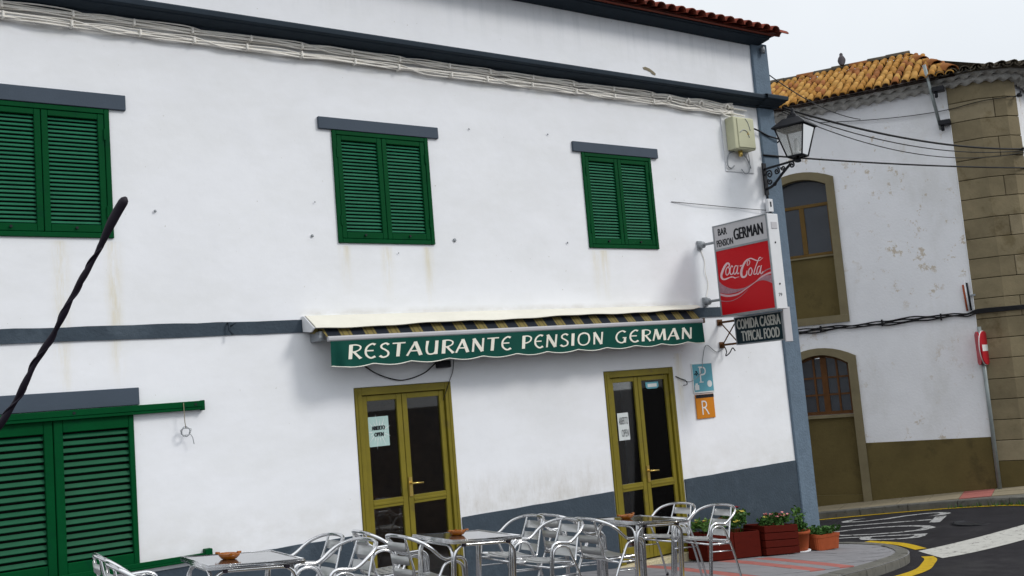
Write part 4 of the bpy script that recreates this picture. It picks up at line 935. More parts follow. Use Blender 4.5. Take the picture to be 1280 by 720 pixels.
# wires to the house across the side street
qx = P2(1.02, .03)
def span(name, label, a, c, sag, rad, cat="wire"):
    a, c = Vector(a), Vector(c); b_ = MB(); b_.tube([a.lerp(c, i / 24) - Vector((0, 0, sag * 4 * (i / 24) * (1 - i / 24))) for i in range(25)], rad, 6); o_ = b_.build(name, m_wire); tag(o_, label, cat); return o_
qa = Vector((17.88, 9.08, 3.55))
span("overhead_cable", "thick black overhead cable sagging from the cornice to the stone corner", (11.4, Y - .15, 3.66), qa, .16, .016, "cable")
span("overhead_cable", "thinner overhead cable hanging just under the thick one", (11.42, Y - .12, 3.64), qa + Vector((-.03, -.02, -.03)), .24, .008, "cable")
span("overhead_cable", "thin overhead cable sagging lowest of the upper three", (11.42, Y - .10, 3.62), qa + Vector((-.05, -.02, -.06)), .33, .007, "cable")
span("overhead_cable", "black overhead cable passing behind the lantern to the stone corner", (11.0, Y - .045, 2.98), qa + Vector((0, 0, -.34)), .04, .013, "cable")
span("overhead_cable", "thin dark wire from the roof corner down to the old house wall", (11.33, Y - .02, 4.17), P2(-1.45, .05, 4.53), .12, .008, "cable")
wire("wire", "black cable crossing the pilaster from the meter box to the lamp", [(10.75, Y - .05, 3.36), (10.95, Y - .05, 3.32), (11.15, Y - .05, 3.26), (11.36, Y - .06, 3.22), (11.45, Y + .1, 3.2)], .011)

# ---------------------------------------------------------------- house across the side street
H2 = thing("corner_house", "old whitewashed house with ochre tiled roof, stone corner and arched openings", "house", (W0.x, W0.y, h(W0.x, W0.y)), A2)
T2 = Matrix.Translation((W0.x, W0.y, 0)) @ Matrix.Rotation(A2, 4, 'Z')       # local x along the wall, y into the house
def b2(): return MB(T2)
def arch_pts(xa, xb, zs, rise, n=10):
    return [(xa + (xb - xa) * k / n, zs + rise * (1 - (2 * k / n - 1) ** 2)) for k in range(n + 1)]
XA, XB = -3.24, -2.215
win_o = arch_pts(XA, XB, 3.45, .15)
# wall in columns so that the arched openings are real holes
b = b2()
def wallcol(xa, xb, z0, z1): b.add([(xa, 0, z0), (xb, 0, z0), (xb, 0, z1), (xa, 0, z1)], [(0, 1, 2, 3)])
wallcol(-9, XA, -3.2, 4.95); wallcol(XB, .055, .95, 4.95); wallcol(XB + .03, .055, -3.2, .95)
door_o = arch_pts(XA + .02, XB + .03, .08, .18)
for (p, q) in zip(win_o, win_o[1:]):
    b.add([(p[0], 0, p[1]), (q[0], 0, q[1]), (q[0], 0, 4.95), (p[0], 0, 4.95)], [(0, 1, 2, 3)])
for (p, q) in zip(door_o, door_o[1:]):
    b.add([(p[0], 0, p[1]), (q[0], 0, q[1]), (q[0], 0, .95), (p[0], 0, .95)], [(0, 1, 2, 3)])
b.add([(XA, 0, -3.2), (XA + .02, 0, -3.2), (XA + .02, 0, .95), (XA, 0, .95)], [(0, 1, 2, 3)])
b.build("wall", m_wall2, H2)
# walls round the corner
c1 = Vector((17.2367, 9.4647, 0)); c2 = Vector((17.586, 9.1716, 0)); c3 = Vector((17.838, 9.1134, 0)); c4 = c3 + Vector((math.cos(math.radians(14)), math.sin(math.radians(14)), 0)) * 9
b = MB(); e = Vector((.05, .09, 0)); p5 = P2(-9, 0); b.add([(*p5.xy, -3.2), (p5.x + 8, p5.y + 4, -3.2), (p5.x + 8, p5.y + 4, 4.95), (*p5.xy, 4.95)], [(0, 1, 2, 3)]); b.build("wall", m_wall2, H2)
b = MB(); b.add([(*(c3 + e).xy, -2.9), (*(c4 + e).xy, -2.9), (*(c4 + e).xy, 4.95), (*(c3 + e).xy, 4.95)], [(0, 1, 2, 3)]); b.build("wall", m_wall2, H2)
# dado of brown render
b = b2(); b.box(XB + .175, .05, -.02, .05, -3.0, -1.405); b.box(-9, XA - .2, -.02, .05, -3.0, -1.405); b.build("dado", m_conc, H2, bevel=.008)
# surrounds: arched frames standing proud of the wall
def surround(inner, zb, ext, rise_out, nm, sill):
    b_ = b2(); y0, y1 = -.035, .16; n = len(inner); xa, xb = inner[0][0], inner[-1][0]
    outer = arch_pts(xa - ext, xb + ext, inner[0][1] + .12, rise_out, n - 1)
    ring_i = [(xa, zb)] + inner + [(xb, zb)]; ring_o = [(xa - ext, zb)] + outer + [(xb + ext, zb)]
    m_ = len(ring_i); vs = [(x_, y_, z_) for y_ in (y0, y1) for ring in (ring_i, ring_o) for x_, z_ in ring]
    I0, O0, I1, O1 = 0, m_, 2 * m_, 3 * m_
    fs = []
    for k in range(m_ - 1): fs += [(I0 + k, I0 + k + 1, O0 + k + 1, O0 + k), (I0 + k + 1, I0 + k, I1 + k, I1 + k + 1), (O0 + k, O0 + k + 1, O1 + k + 1, O1 + k)]
    b_.add(vs, fs)
    if sill: b_.box(xa - ext, xb + ext, y0 - .002, y1, zb - .14, zb - .0005)
    return b_.build(nm, m_surr, H2)
surround(win_o, .97, .15, .17, "window_surround", True)
surround(door_o, -3.0, .15, .19, "door_surround", False)
wn = node("window", H2)
b = b2(); b.box(XA - .01, XB + .01, .13, .2, .97, 2.13); b.build("infill_panel", m_conc, wn)
b = b2(); b.box(XA, XB, .13 - .03, .13 - .0005, 2.10, 2.132); b.build("sill", m_surr, wn)
b = b2(); b.box(XA, XB, .115, .16, 3.07, 3.13).box(XA, XB, .117, .16, 2.135, 2.185).box(-2.79, -2.70, .116, .16, 2.186, 3.069).box(XB - .045, XB, .116, .16, 2.186, 3.069).box(XA, XA + .045, .116, .16, 2.186, 3.069); b.build("frame", m_ywood, wn, bevel=.004)
b = b2(); b.prism([(XA, 3.131)] + win_o[::1] + [(XB, 3.131)], .135, .14); b.build("fanlight", m_glass2, wn)
for a, c in ((XA + .046, -2.791), (-2.699, XB - .046)): b = b2(); b.box(a, c, .14, .145, 2.187, 3.068); b.build("pane", m_glass2, wn)
dr = node("door", H2, "arched brown wooden window over a rendered panel")
xa, xb = door_o[0][0], door_o[-1][0]
b = b2(); b.box(xa - .01, xb + .01, .12, .2, -3.0, -.87); b.box(xa, xb, .06, .125, -2.62, -2.34); b.build("infill_panel", m_conc, dr)
b = b2(); b.box(xa, xb, .07, .1195, -.92, -.862); b.build("sill", m_surr, dr)
b = b2(); dz0, dz1 = -.855, .25
for xx, w_ in ((xa, .05), (-2.86, .035), (-2.715, .11), (-2.44, .035), (xb - .05, .05)): b.box(xx, xx + w_, .10, .15, dz0, .08 + .17 * (1 - ((xx + w_ / 2 - (xa + xb) / 2) / .53) ** 2))
for zz, hh in ((-.855, .06), (-.50, .032), (-.18, .032)): b.box(xa + .051, xb - .051, .103, .15, zz, zz + hh)
for p, q in zip(door_o, door_o[1:]): b.add([(p[0], .10, p[1] - .05), (q[0], .10, q[1] - .05), (q[0], .10, q[1]), (p[0], .10, p[1]), (p[0], .15, p[1] - .05), (q[0], .15, q[1] - .05), (q[0], .15, q[1]), (p[0], .15, p[1])], [(0, 1, 2, 3), (0, 4, 5, 1)])
b.build("sash", m_wood, dr)
cols_ = [(xa + .05, -2.86), (-2.825, -2.715), (-2.605, -2.44), (-2.405, xb - .05)]; rws = [(-.795, -.50), (-.468, -.18), (-.148, .2)]
for a, c in cols_:
    for z0, z1 in rws: b = b2(); b.box(a, c, .13, .135, z0, z1); b.build("pane", m_glass2, dr)
# stone corner: courses of ashlar round the chamfer, joints recessed
q_ = node("stone_corner", H2, "brown ashlar stone corner with dark joints")
path = [P2(.06, .0), c1, c2, c3]
def off_path(o_, pts=path):
    out = []; n = len(pts)
    nrm = []
    for i in range(n - 1): t = (pts[i + 1] - pts[i]); t.z = 0; t.normalize(); nrm.append(Vector((t.y, -t.x, 0)))
    for i in range(n):
        if i == 0: m_ = nrm[0]
        elif i == n - 1: m_ = nrm[-1]
        else: m_ = (nrm[i - 1] + nrm[i]); m_ /= (1 + nrm[i - 1].dot(nrm[i]))
        out.append(pts[i] + m_ * o_)
    return out
def path_block(pts, z0, z1, o_out, o_in, nm, m, parent):
    A_ = off_path(o_out, pts); B_ = off_path(o_in, pts); n = len(pts); b_ = MB()
    vs = [(p.x, p.y, z_) for z_ in (z0, z1) for L_ in (A_, B_) for p in L_]
    a0, b0, a1, b1 = 0, n, 2 * n, 3 * n; fs = []
    for k in range(n - 1): fs += [(a0 + k, a0 + k + 1, a1 + k + 1, a1 + k), (b0 + k + 1, b0 + k, b1 + k, b1 + k + 1), (a1 + k, a1 + k + 1, b1 + k + 1, b1 + k), (a0 + k + 1, a0 + k, b0 + k, b0 + k + 1)]
    fs += [(a0, a1, b1, b0), (a0 + n - 1, b0 + n - 1, b1 + n - 1, a1 + n - 1)]
    b_.add(vs, fs); return b_.build(nm, m, parent, bevel=.007)
path_block(path, -3.0, 4.86, .012, -.1, "mortar_core", m_joint, q_)
z_ = 4.49; ci = 0; hgt = .351; jt = .010
path_block(path, 4.49 + jt, 4.86, .03, -.05, "quoin_stone", m_quoin, q_)
while z_ > -1.5:
    z0, z1 = z_ - hgt + jt, z_
    if ci % 2 == 0:
        m1 = c1.lerp(c2, .55); m2 = c1.lerp(c2, .57)
        path_block([path[0], c1, m1], z0, z1, .03 + random.uniform(-.003, .003), -.05, "quoin_stone", random.choice((m_quoin, m_quoin2, m_quoin3)), q_); path_block([m2, c2, c3], z0, z1, .03 + random.uniform(-.003, .003), -.05, "quoin_stone", random.choice((m_quoin, m_quoin2, m_quoin3)), q_)
    else: path_block(path, z0, z1, .03 + random.uniform(-.003, .003), -.05, "quoin_stone", random.choice((m_quoin, m_quoin2, m_quoin3)), q_)
    z_ -= hgt; ci += 1
path_block(path, -2.9, z_, .035, -.05, "quoin_base", m_conc, q_)
# mortar mouldings below the eave: rows of scallops in three projecting courses
eave_path = [P2(-9, 0), P2(.0, 0), c1 + Vector((.0, .0, 0)), c2, c3, c3 + (c4 - c3) * .95]
def resample(pts, step):
    out = []; 
    for a, c in zip(pts, pts[1:]):
        n = max(1, round((c - a).length / step)); out += [a.lerp(c, i / n) for i in range(n)]
    return out + [pts[-1]]
def scallop_course(zb, zt, o0, o1, pitch, amp, nm):
    P_ = resample(off_path(o1, eave_path), pitch / 6); Q_ = resample(off_path(o0, eave_path), pitch / 6); n = min(len(P_), len(Q_)); b_ = MB(); s_ = 0
    r1, r2, r3 = [], [], []
    for i in range(n):
        if i: s_ += (P_[i] - P_[i - 1]).length
        u = (s_ / pitch) % 1; a = amp * math.sin(math.pi * u); j_ = random.uniform(-.004, .004)
        r1.append((P_[i].x, P_[i].y, zt)); r2.append((P_[i].x, P_[i].y, zb + a + j_)); k_ = Q_[min(len(Q_) - 1, round(i * (len(Q_) - 1) / max(1, len(P_) - 1)))]; r3.append((k_.x, k_.y, zb + a * .9 + j_ - .01))
    b_.sheet([r1, r2, r3]); return b_.build(nm, m_mould, H2)
scallop_course(4.76, 4.89, -.02, .13, .21, .06, "eave_moulding")
scallop_course(4.86, 4.99, .10, .26, .21, .06, "eave_moulding")
# roof of loose ochre tiles
rf = node("roof", H2)
SL2 = .45; OE = .36; ZE = 4.955; APT, APL = -.80, 2.4
ZR = ZE + SL2 * (APL + OE)
def rp(t, L_, dz=0.): return P2(t, -L_, ZE + SL2 * (L_ + OE) + dz)
b = MB(); b.add([rp(-9, -OE, -.02), P2(.25, OE, ZE - .02), rp(APT, APL, -.02), rp(-9, APL, -.02)], [(0, 1, 2, 3)]); b.add([rp(-9, -OE, -.04), P2(.25, OE, ZE - .04), P2(.25, -.1, ZE + .0), P2(-9, -.1, ZE + .0)], [(0, 1, 2, 3)]); b.build("pan_tiles", m_pan, rf, kind='stuff')
# hip side and back
b = MB(); e4_ = off_path(OE, eave_path)
ap = rp(APT, APL, -.02)
for a, c in zip(e4_[1:], e4_[2:]): b.add([(a.x, a.y, ZE - .02), (c.x, c.y, ZE - .02), (c.x * .5 + ap.x * .5 + 1.4, c.y * .5 + ap.y * .5 + 1.2, ZE + .06), tuple(ap)], [(0, 1, 2), (0, 2, 3)])
back = P2(-9, -2 * APL - OE, ZE); b.add([tuple(ap), tuple(rp(-9, APL, -.02)), tuple(back), (ap.x + 2.6, ap.y + 1.2, ZE)], [(0, 1, 2, 3)]); b.build("pan_tiles", m_lichen, rf, kind='stuff')
th2 = math.atan(SL2)
tms = [tile_mesh(.076, .048, .42, m_, .018, 7) for m_ in (m_tile_o, m_tile_o2, m_tile_o, m_tile_o2, m_tile_o, m_tile_o3)]
CN = 9; STEP = (APL + OE) / math.cos(th2) / CN
inw = -N2
Bx = U2; By = (inw * math.cos(th2) + Vector((0, 0, math.sin(th2)))).normalized(); Bz = Bx.cross(By)
rot = Matrix((Bx, By, Bz)).transposed().to_4x4()
ntile = 0
for i in range(35):
    t = .17 - i * .152
    for c in range(CN):
        L_ = -OE - .04 + c * STEP * math.cos(th2)
        # hip cut: line from (t=.25, L=-OE) to apex
        tm = .25 + (APT - .25) * (L_ + OE) / (APL + OE)
        if t > tm: continue
        p = rp(t + random.uniform(-.010, .010), L_, .022 + random.uniform(-.008, .010))
        place(random.choice(tms), "roof_tile", rf, Matrix.Translation(p) @ rot @ Matrix.Rotation(random.uniform(-.05, .05), 4, 'Z') @ Matrix.Rotation(.075, 4, 'X')); ntile += 1
b = MB()
for i in range(35, 60):
    t = .17 - i * .152; vs = []
    for L_ in (-OE - .04, APL):
        for k in range(6): a = math.pi * k / 5; p = rp(t + .07 * math.cos(a), L_, .012 + .06 * math.sin(a)); vs.append(p)
    b.add(vs, [(k, k + 1, 6 + k + 1, 6 + k) for k in range(5)], True)
b.build("cover_tiles", m_tile_o, rf, kind='stuff')
# ridge and hip tiles
hipm = tile_mesh(.115, .10, .46, m_tile_o3, .015, 6); hipl = tile_mesh(.115, .10, .46, m_lichen, .015, 6)
def run_tiles(a, c, mesh_, name, n):
    a, c = Vector(a), Vector(c); y_ = (c - a).normalized(); x_ = y_.cross(Vector((0, 0, 1))).normalized(); z_v = x_.cross(y_); Rm = Matrix((x_, y_, z_v)).transposed().to_4x4()
    for i in range(n): place(mesh_ if not isinstance(mesh_, list) else random.choice(mesh_), name, rf, Matrix.Translation(a.lerp(c, i / n) + Vector((0, 0, random.uniform(-.008, .008)))) @ Rm @ Matrix.Rotation(random.uniform(-.04, .04), 4, 'Z'))
run_tiles(rp(-5.2, APL, .03), rp(APT, APL, .03), [hipm, hipl, hipl], "ridge_tile", 12)
run_tiles(P2(.22, OE, ZE + .06), rp(APT, APL, .05), [hipm, hipm, tms[0]], "ridge_tile", 7)
# lichen grey tile ends round the stone corner
ep = off_path(OE + .02, [P2(.0, 0), c1, c2, c3, c3 + (c4 - c3) * .6]); es = resample(ep, .2)
lt = tile_mesh(.09, .08, .5, m_lichen, .016, 6)
for i in range(len(es) - 1):
    a = es[i]; t = (es[min(i + 1, len(es) - 1)] - es[max(i - 1, 0)]).normalized(); y_ = Vector((-t.y, t.x, 0)); y_ = (y_ * math.cos(.16) + Vector((0, 0, math.sin(.16)))); z_v = t.cross(y_)
    Rm = Matrix((t, y_, z_v)).transposed().to_4x4(); place(lt, "eave_tile", rf, Matrix.Translation((a.x, a.y, ZE + .015 + random.uniform(-.006, .006))) @ Rm)
    if i % 1 == 0:
        Rp = Rm @ Matrix.Rotation(math.pi, 4, 'Y'); place(lt, "eave_tile", rf, Matrix.Translation((a.x + t.x * .1, a.y + t.y * .1, ZE + .045)) @ Rp)
# pigeon on the ridge
pg0 = rp(-2.05, APL, .05)
pig = thing("pigeon", "dark pigeon perched on the ridge of the ochre roof", "bird", pg0, .6)
TP = Matrix.Translation(pg0) @ Matrix.Rotation(.6, 4, 'Z') @ Matrix.Scale(1.25, 4)
b = MB(TP)
b.tube(catmull([(-.15, 0, .02), (-.09, 0, .06), (-.03, 0, .11), (.02, 0, .17), (.045, 0, .215), (.06, 0, .245), (.075, 0, .265), (.10, 0, .26)], 5), [.006, .012, .02, .026, .03, .038, .044, .05, .056, .06, .062, .064, .065, .064, .062, .058, .054, .05, .045, .04, .036, .033, .030, .028, .027, .027, .028, .029, .029, .028, .026, .022, .016, .010, .006, .003], 10); b.build("body", m_bird, pig)
b = MB(TP); b.tube([(.01, .022, .11), (.02, .024, .0)], .006, 5); b.tube([(.01, -.022, .11), (.02, -.024, .0)], .006, 5); b.build("legs", m_terra, pig)
# steel strut and brackets at the eave, cables and stub on the wall
st = thing("cable_strut", "steel cable strut with two black insulator brackets beside the stone corner", "strut", P2(-.12, .38, 4.1))
b = b2(); b.tube([(-.22, -.40, 5.2), (-.10, -.10, 4.05)], .03, 8); b.build("tube", m_galv, st)
for z0 in (4.72, 4.14):
    xx, yy = -.12 + .08 * (4.4 - z0) * .5, -.10 - .27 * (z0 - 4.05); b = b2(); b.box(xx - .02, xx + .18, yy - .06, yy + .10, z0 - .02, z0 + .07); b.tube([(xx + .04, yy, z0 - .12), (xx + .04, yy, z0)], .03, 7); b.build("insulator_bracket", m_black, st, bevel=.01)
bd = thing("wall_cables", "bundle of black cables running along the old house wall", "cables", P2(-1.5, .03, .73))
for ci in range(4):
    pts = []
    for i in range(30):
        t = -6 + i * .22; zz = .70 + .012 * ((ci * 5 + i) % 3) + .02 * ci + .03 * math.sin(i * .8 + ci * .7) * .4 + (.0 if t > -1.2 else -.03 * (-(t + 1.2))) * .3
        pts.append(P2(t, .04 + .012 * (ci % 2), zz) if t < .05 else None)
    pts = [p for p in pts if p] + [p + Vector((0, 0, .74 + .02 * ci)) for p in off_path(.07, [P2(.1, 0), c1, c2, c3])[:]] + [c4 * .3 + c3 * .7 + Vector((0, -.05, .72 + .02 * ci))]
    b = MB(); b.tube(catmull(pts, 3), .013, 5); b.build("cable", m_wire, bd)
for t in (-2.6, -1.5, -.5): b = b2(); b.box(t - .012, t + .012, -.075, -.001, .68, .80); b.build("clip", m_wire, bd)
sb = thing("conduit_stub", "short upright conduit stub on the old house wall by the stone corner", "conduit", P2(-.05, .04, .8))
for k, (m_, dx) in enumerate(((m_whitemetal, 0), (m_wire, .035), (m_terra, -.03))): b = b2(); b.tube([(-.03 + dx, -.04, .80), (-.05 + dx, -.04, 1.32 - .03 * k)], .016, 7); b.build("conduit", m_, sb)
b = b2(); b.box(.02, .10, -.05, -.002, 1.05, 1.08); b.build("clamp", m_greymetal, sb)
for zz, nm in ((4.49, "upper"), (3.55, "lower")):
    hk = thing("cable_anchor", ("iron cable anchor high on the stone corner under the eave" if zz > 4 else "iron cable anchor on the stone corner holding the overhead cables"), "anchor", c3 + Vector((0, 0, zz)))
    b = MB(); p = off_path(.03)[3]; b.tube([(p.x - .06, p.y - .0, zz), (p.x - .06, p.y - .10, zz), (p.x - .10, p.y - .14, zz + .05)], .014, 6); b.lathe([(.04, -.03), (.05, 0), (.04, .03)], (p.x - .06, p.y - .09, zz), 8); b.build("iron", m_black, hk)
wire("wire", "thin dark wire looping along the top of the old house wall to the stone corner", [P2(-2.2, .05, 4.62), P2(-1.4, .05, 4.50), P2(-.6, .05, 4.42), P2(.05, .05, 4.40), off_path(.05)[1] + Vector((0, 0, 4.44)), off_path(.05)[2] + Vector((0, 0, 4.47)), off_path(.06)[3] + Vector((-.05, 0, 4.49))], .007)
# traffic sign pole
pp = Vector((16.915, 9.80, 0)); zg = h(pp.x, pp.y)
ts = thing("traffic_sign", "red no entry discs back to back on a grey pole by the stone corner", "traffic sign", (pp.x, pp.y, zg))
b = MB(); b.tube([(pp.x, pp.y, zg - .05), (pp.x, pp.y, .50)], .034, 10); b.build("pole", m_galv, ts)
az = math.radians(-75); nn = Vector((math.cos(az), math.sin(az), 0)) ; tt = Vector((-nn.y, nn.x, 0))
def disc(cen, nn_, m_, nm, r_=.30, th=.02):
    t_ = Vector((-nn_.y, nn_.x, 0)); b_ = MB(); n = 32; vs = []
    for s_ in (-th / 2, th / 2):
        for k in range(n): a = 2 * math.pi * k / n; vs.append(cen + t_ * r_ * math.cos(a) + Vector((0, 0, r_ * math.sin(a))) + nn_ * s_)
    b_.add(vs, [tuple(range(n))[::-1], tuple(range(n, 2 * n))] + [(k, (k + 1) % n, n + (k + 1) % n, n + k) for k in range(n)]); return b_.build(nm, m_, ts)
cz = .13
disc(Vector((pp.x, pp.y, cz)) + nn * .055, nn, m_signred, "disc", .29); disc(Vector((pp.x, pp.y, cz)) + nn * .042, nn, m_white, "rim", .30, .012)
n2v = Vector((math.cos(math.radians(130)), math.sin(math.radians(130)), 0)); disc(Vector((pp.x, pp.y, cz)) + n2v * .055, n2v, m_signred, "disc", .29)
b = MB(); c = Vector((pp.x, pp.y, cz)) + nn * .067; b.add([c + tt * s_ * .2 + Vector((0, 0, q * .055)) for s_, q in ((-1, -1), (1, -1), (1, 1), (-1, 1))], [(0, 1, 2, 3)]); b.build("white_bar", m_white, ts)

# ---------------------------------------------------------------- terrace furniture
def chair_proto():
    t = thing("armchair", "x", "chair", (0, 0, 0), 0, "aluminium cafe armchairs"); R_ = .0125
    for s_ in (1, -1):
        y_ = .25 * s_
        # leg hoop: front leg, under the arm, rear leg
        b_ = MB(); b_.tube(catmull([(.215, y_, 0), (.20, y_, .30), (.192, y_, .47), (.175, y_, .535), (.12, y_, .563), (.06, y_, .563), (.01, y_, .54), (-.035, y_, .47), (-.13, y_, .30), (-.25, y_, 0)], 5), .0115, 8); b_.build("leg_hoop", m_alu, t)
        b_ = MB(); b_.tube([(.20, y_ * .98, .40), (-.085, y_ * .98, .40)], .009, 7); b_.tube([(.205, y_ * .98, .33), (-.115, y_ * .98, .33)], .006, 6); b_.build("side_stretcher", m_alu, t)
        b_ = MB()
        for q in ((.215, 0), (-.25, 0)): b_.lathe([(.015, 0), (.015, .03)], (q[0], y_, 0), 8)
        b_.build("foot_cap", m_rubber, t)
    half = [(.235, .25, .0), (.222, .252, .28), (.214, .254, .49), (.198, .256, .565), (.145, .258, .592), (.07, .26, .590), (.01, .26, .588), (-.045, .262, .612), (-.11, .262, .658), (-.175, .24, .700), (-.235, .175, .732), (-.265, .09, .745), (-.272, 0, .748)]
    full = half + [(x_, -y_, z_) for x_, y_, z_ in half[-2::-1]]
    b_ = MB(); b_.tube(catmull(full, 5), .0135, 8); b_.build("arm_rail", m_alu, t)
    for s_ in (1, -1):
        y_ = .145 * s_; b_ = MB(); b_.tube(catmull([(-.262, y_ * .8, .742), (-.235, y_ * .86, .65), (-.20, y_ * .95, .54), (-.175, y_, .445), (-.14, y_ * 1.1, .418), (-.06, y_ * 1.25, .425), (.20, y_ * 1.45, .44)], 5), .0095, 7); b_.build("back_upright", m_alu, t)
    for k in range(3):
        z0 = .672 - k * .095; b_ = MB(); rows_ = [[], [], [], []]
        for i in range(9):
            y_ = -.135 + .27 * i / 8; bow = .014 * (1 - (2 * i / 8 - 1) ** 2); xx = -.205 - (z0 - .54) * .33 - bow
            for q, (dx, dz) in enumerate(((0, -.031), (-.012, .031), (-.016, .031), (-.004, -.031))): rows_[q].append((xx + dx, y_ * (.92 + .1 * (1 - k / 2) * 0), z0 + dz))
        b_.sheet(rows_ + [rows_[0]]); b_.build("back_slat", m_aluslat, t)
    for k in range(6):
        x_ = .185 - k * .064; b_ = MB(); rows_ = [[], [], [], []]; zz = .446 - .012 * (k / 5) + (.0 if k else -.006)
        for i in range(7):
            y_ = -.215 + .43 * i / 6; dip = -.012 * (1 - (2 * i / 6 - 1) ** 2); wv = (1 - .06 * k)
            for q, (dx, dz) in enumerate(((-.025, .0), (.025, .002), (.025, -.004), (-.025, -.006))): rows_[q].append((x_ + dx, y_ * wv, zz + dip + dz))
        b_.sheet(rows_ + [rows_[0]]); b_.build("seat_slat", m_aluslat, t)
    b_ = MB(); b_.tube([(.205, -.245, .40), (.205, .245, .40)], .009, 7); b_.build("cross_bar", m_alu, t); b_ = MB(); b_.tube([(-.10, -.24, .40), (-.10, .24, .40)], .009, 7); b_.build("cross_bar", m_alu, t)
    for ch in t.children:
        for v_ in ch.data.vertices: v_.co.x *= .9
    return t
chair0 = chair_proto()
CH = [  # back-rail position x, y, facing (deg), label
 (3.27, 7.10, 180, "silver slatted armchair facing the left table, farther of the pair on its right"),
 (3.24, 6.55, 184, "silver slatted armchair facing the left table, nearer of the pair on its right"),
 (3.50, 7.22, -4, "silver slatted armchair facing the middle table, farther of the pair on its left"),
 (3.50, 6.63, 2, "silver slatted armchair facing the middle table, nearer of the pair on its left"),
 (5.38, 7.50, 178, "silver slatted armchair facing the middle table, farther of the pair on its right"),
 (5.34, 6.94, 183, "silver slatted armchair facing the middle table, nearer of the pair on its right"),
 (5.50, 7.48, 3, "silver slatted armchair facing the right table, farther of the pair on its left"),
 (5.42, 6.87, 0, "silver slatted armchair facing the right table, nearer of the pair on its left"),
 (7.56, 7.88, 182, "silver slatted armchair facing the right table, farther of the pair on its right"),
 (7.62, 7.38, 178, "silver slatted armchair facing the right table, nearest the red planters"),
 (1.50, 6.80, -4, "silver slatted armchair seen from behind at the left end of the left table"),
 (1.42, 6.16, -4, "silver slatted armchair lowest at the left, nearest the left table's near edge"),
]
for i, (x_, y_, a, lab) in enumerate(CH):
    o = chair0 if i == 0 else copy_tree(chair0)
    ra = math.radians(a); ox, oy = x_ + .245 * math.cos(ra), y_ + .245 * math.sin(ra)
    gx = (h(ox + .2, oy) - h(ox - .2, oy)) / .4
    o.location = (ox, oy, h(ox, oy) + .001); o.rotation_euler = (0, -math.atan(gx) * math.cos(0) if abs(a) < 90 else math.atan(gx), ra); o['label'] = lab
def table_proto():
    t = thing("cafe_table", "x", "table", (0, 0, 0), 0, "steel topped cafe tables"); hw, hd = .285, .295
    b_ = MB(); b_.box(-hw + .008, hw - .008, -hd + .008, hd - .008, .708, .722); b_.build("table_top", m_steel, t, bevel=.003)
    b_ = MB()
    for z_, o_ in ((.702, .0), (.712, .004), (.722, .0)):
        b_.tube([(-hw - o_, -hd - o_, z_), (hw + o_, -hd - o_, z_), (hw + o_, hd + o_, z_), (-hw - o_, hd + o_, z_)], .0062, 6, True)
    b_.build("rim", m_alu, t)
    a_, c_ = hw - .035, hd - .035
    for pts in ([(-a_, -c_), (a_, -c_)], [(a_, -c_ + .028), (a_, c_ - .028)], [(a_ - .0, c_), (-a_, c_)], [(-a_, c_ - .028), (-a_, -c_ + .028)]):
        (x0, y0), (x1, y1) = pts; dx, dy = (x1 - x0), (y1 - y0); l_ = math.hypot(dx, dy); dx /= l_; dy /= l_; P_ = [(x0, y0, 0), (x0, y0, .60)]
        for k in range(1, 6): an = math.pi / 2 * k / 5; P_.append((x0 + dx * .085 * (1 - math.cos(an)), y0 + dy * .085 * (1 - math.cos(an)), .60 + .085 * math.sin(an)))
        for k in range(0, 5): an = math.pi / 2 * k / 5; P_.append((x1 - dx * .085 * (1 - math.sin(an)), y1 - dy * .085 * (1 - math.sin(an)), .60 + .085 * math.cos(an)))
        P_ += [(x1, y1, .60), (x1, y1, 0)]
        b_ = MB(); b_.tube(P_, .0125, 8); b_.build("leg_hoop", m_alu, t)
    for sx_, sy_ in ((1, 1), (1, -1), (-1, 1), (-1, -1)): b_ = MB(); b_.box(sx_ * (hw - .10) - .012, sx_ * (hw - .10) + .012, sy_ * (hd - .012) - .008, sy_ * (hd - .012) + .008, .676, .698); b_.build("stacking_pad", m_rubber, t)
    return t
def ash_proto():
    t = thing("ashtray", "x", "ashtray", (0, 0, 0), 0, "amber glass ashtrays"); b_ = MB()
    b_.lathe([(.030, 0), (.046, .006), (.060, .022), (.068, .036), (.064, .037), (.054, .022), (.040, .012), (.004, .009)], (0, 0, 0), 24); b_.build("bowl", m_amber, t)
    for k in range(3): a = k * 2.094 + .3; b_ = MB(); b_.tube([(.060 * math.cos(a), .060 * math.sin(a), .036), (.086 * math.cos(a), .086 * math.sin(a), .037)], .008, 6); b_.build("rest_lug", m_amber, t)
    return t
tab0 = table_proto(); ash0 = ash_proto()
for i, (x_, y_, a, lab, lab2, dx, dy) in enumerate((
  (2.21, 6.20, -3, "steel topped cafe table at the left, in front of the green sliding shutters", "amber glass ashtray on the left table", -.02, .0),
  (4.03, 6.52, -2, "steel topped cafe table in the middle, in front of the left mustard door", "amber glass ashtray on the middle table", .02, .06),
  (5.95, 6.78, 0, "steel topped cafe table at the right, in front of the right mustard door", "amber glass ashtray on the right table", .0, .08))):
    o = tab0 if i == 0 else copy_tree(tab0); gx = (h(x_ + .2, y_) - h(x_ - .2, y_)) / .4; z0 = h(x_, y_)
    o.location = (x_, y_, z0 + .002); o.rotation_euler = (0, -math.atan(gx), math.radians(a)); o['label'] = lab
    q = ash0 if i == 0 else copy_tree(ash0); q.location = (x_ + dx, y_ + dy, z0 + .002 + .723 + dx * gx); q.rotation_euler = (0, -math.atan(gx), i * .9); q['label'] = lab2

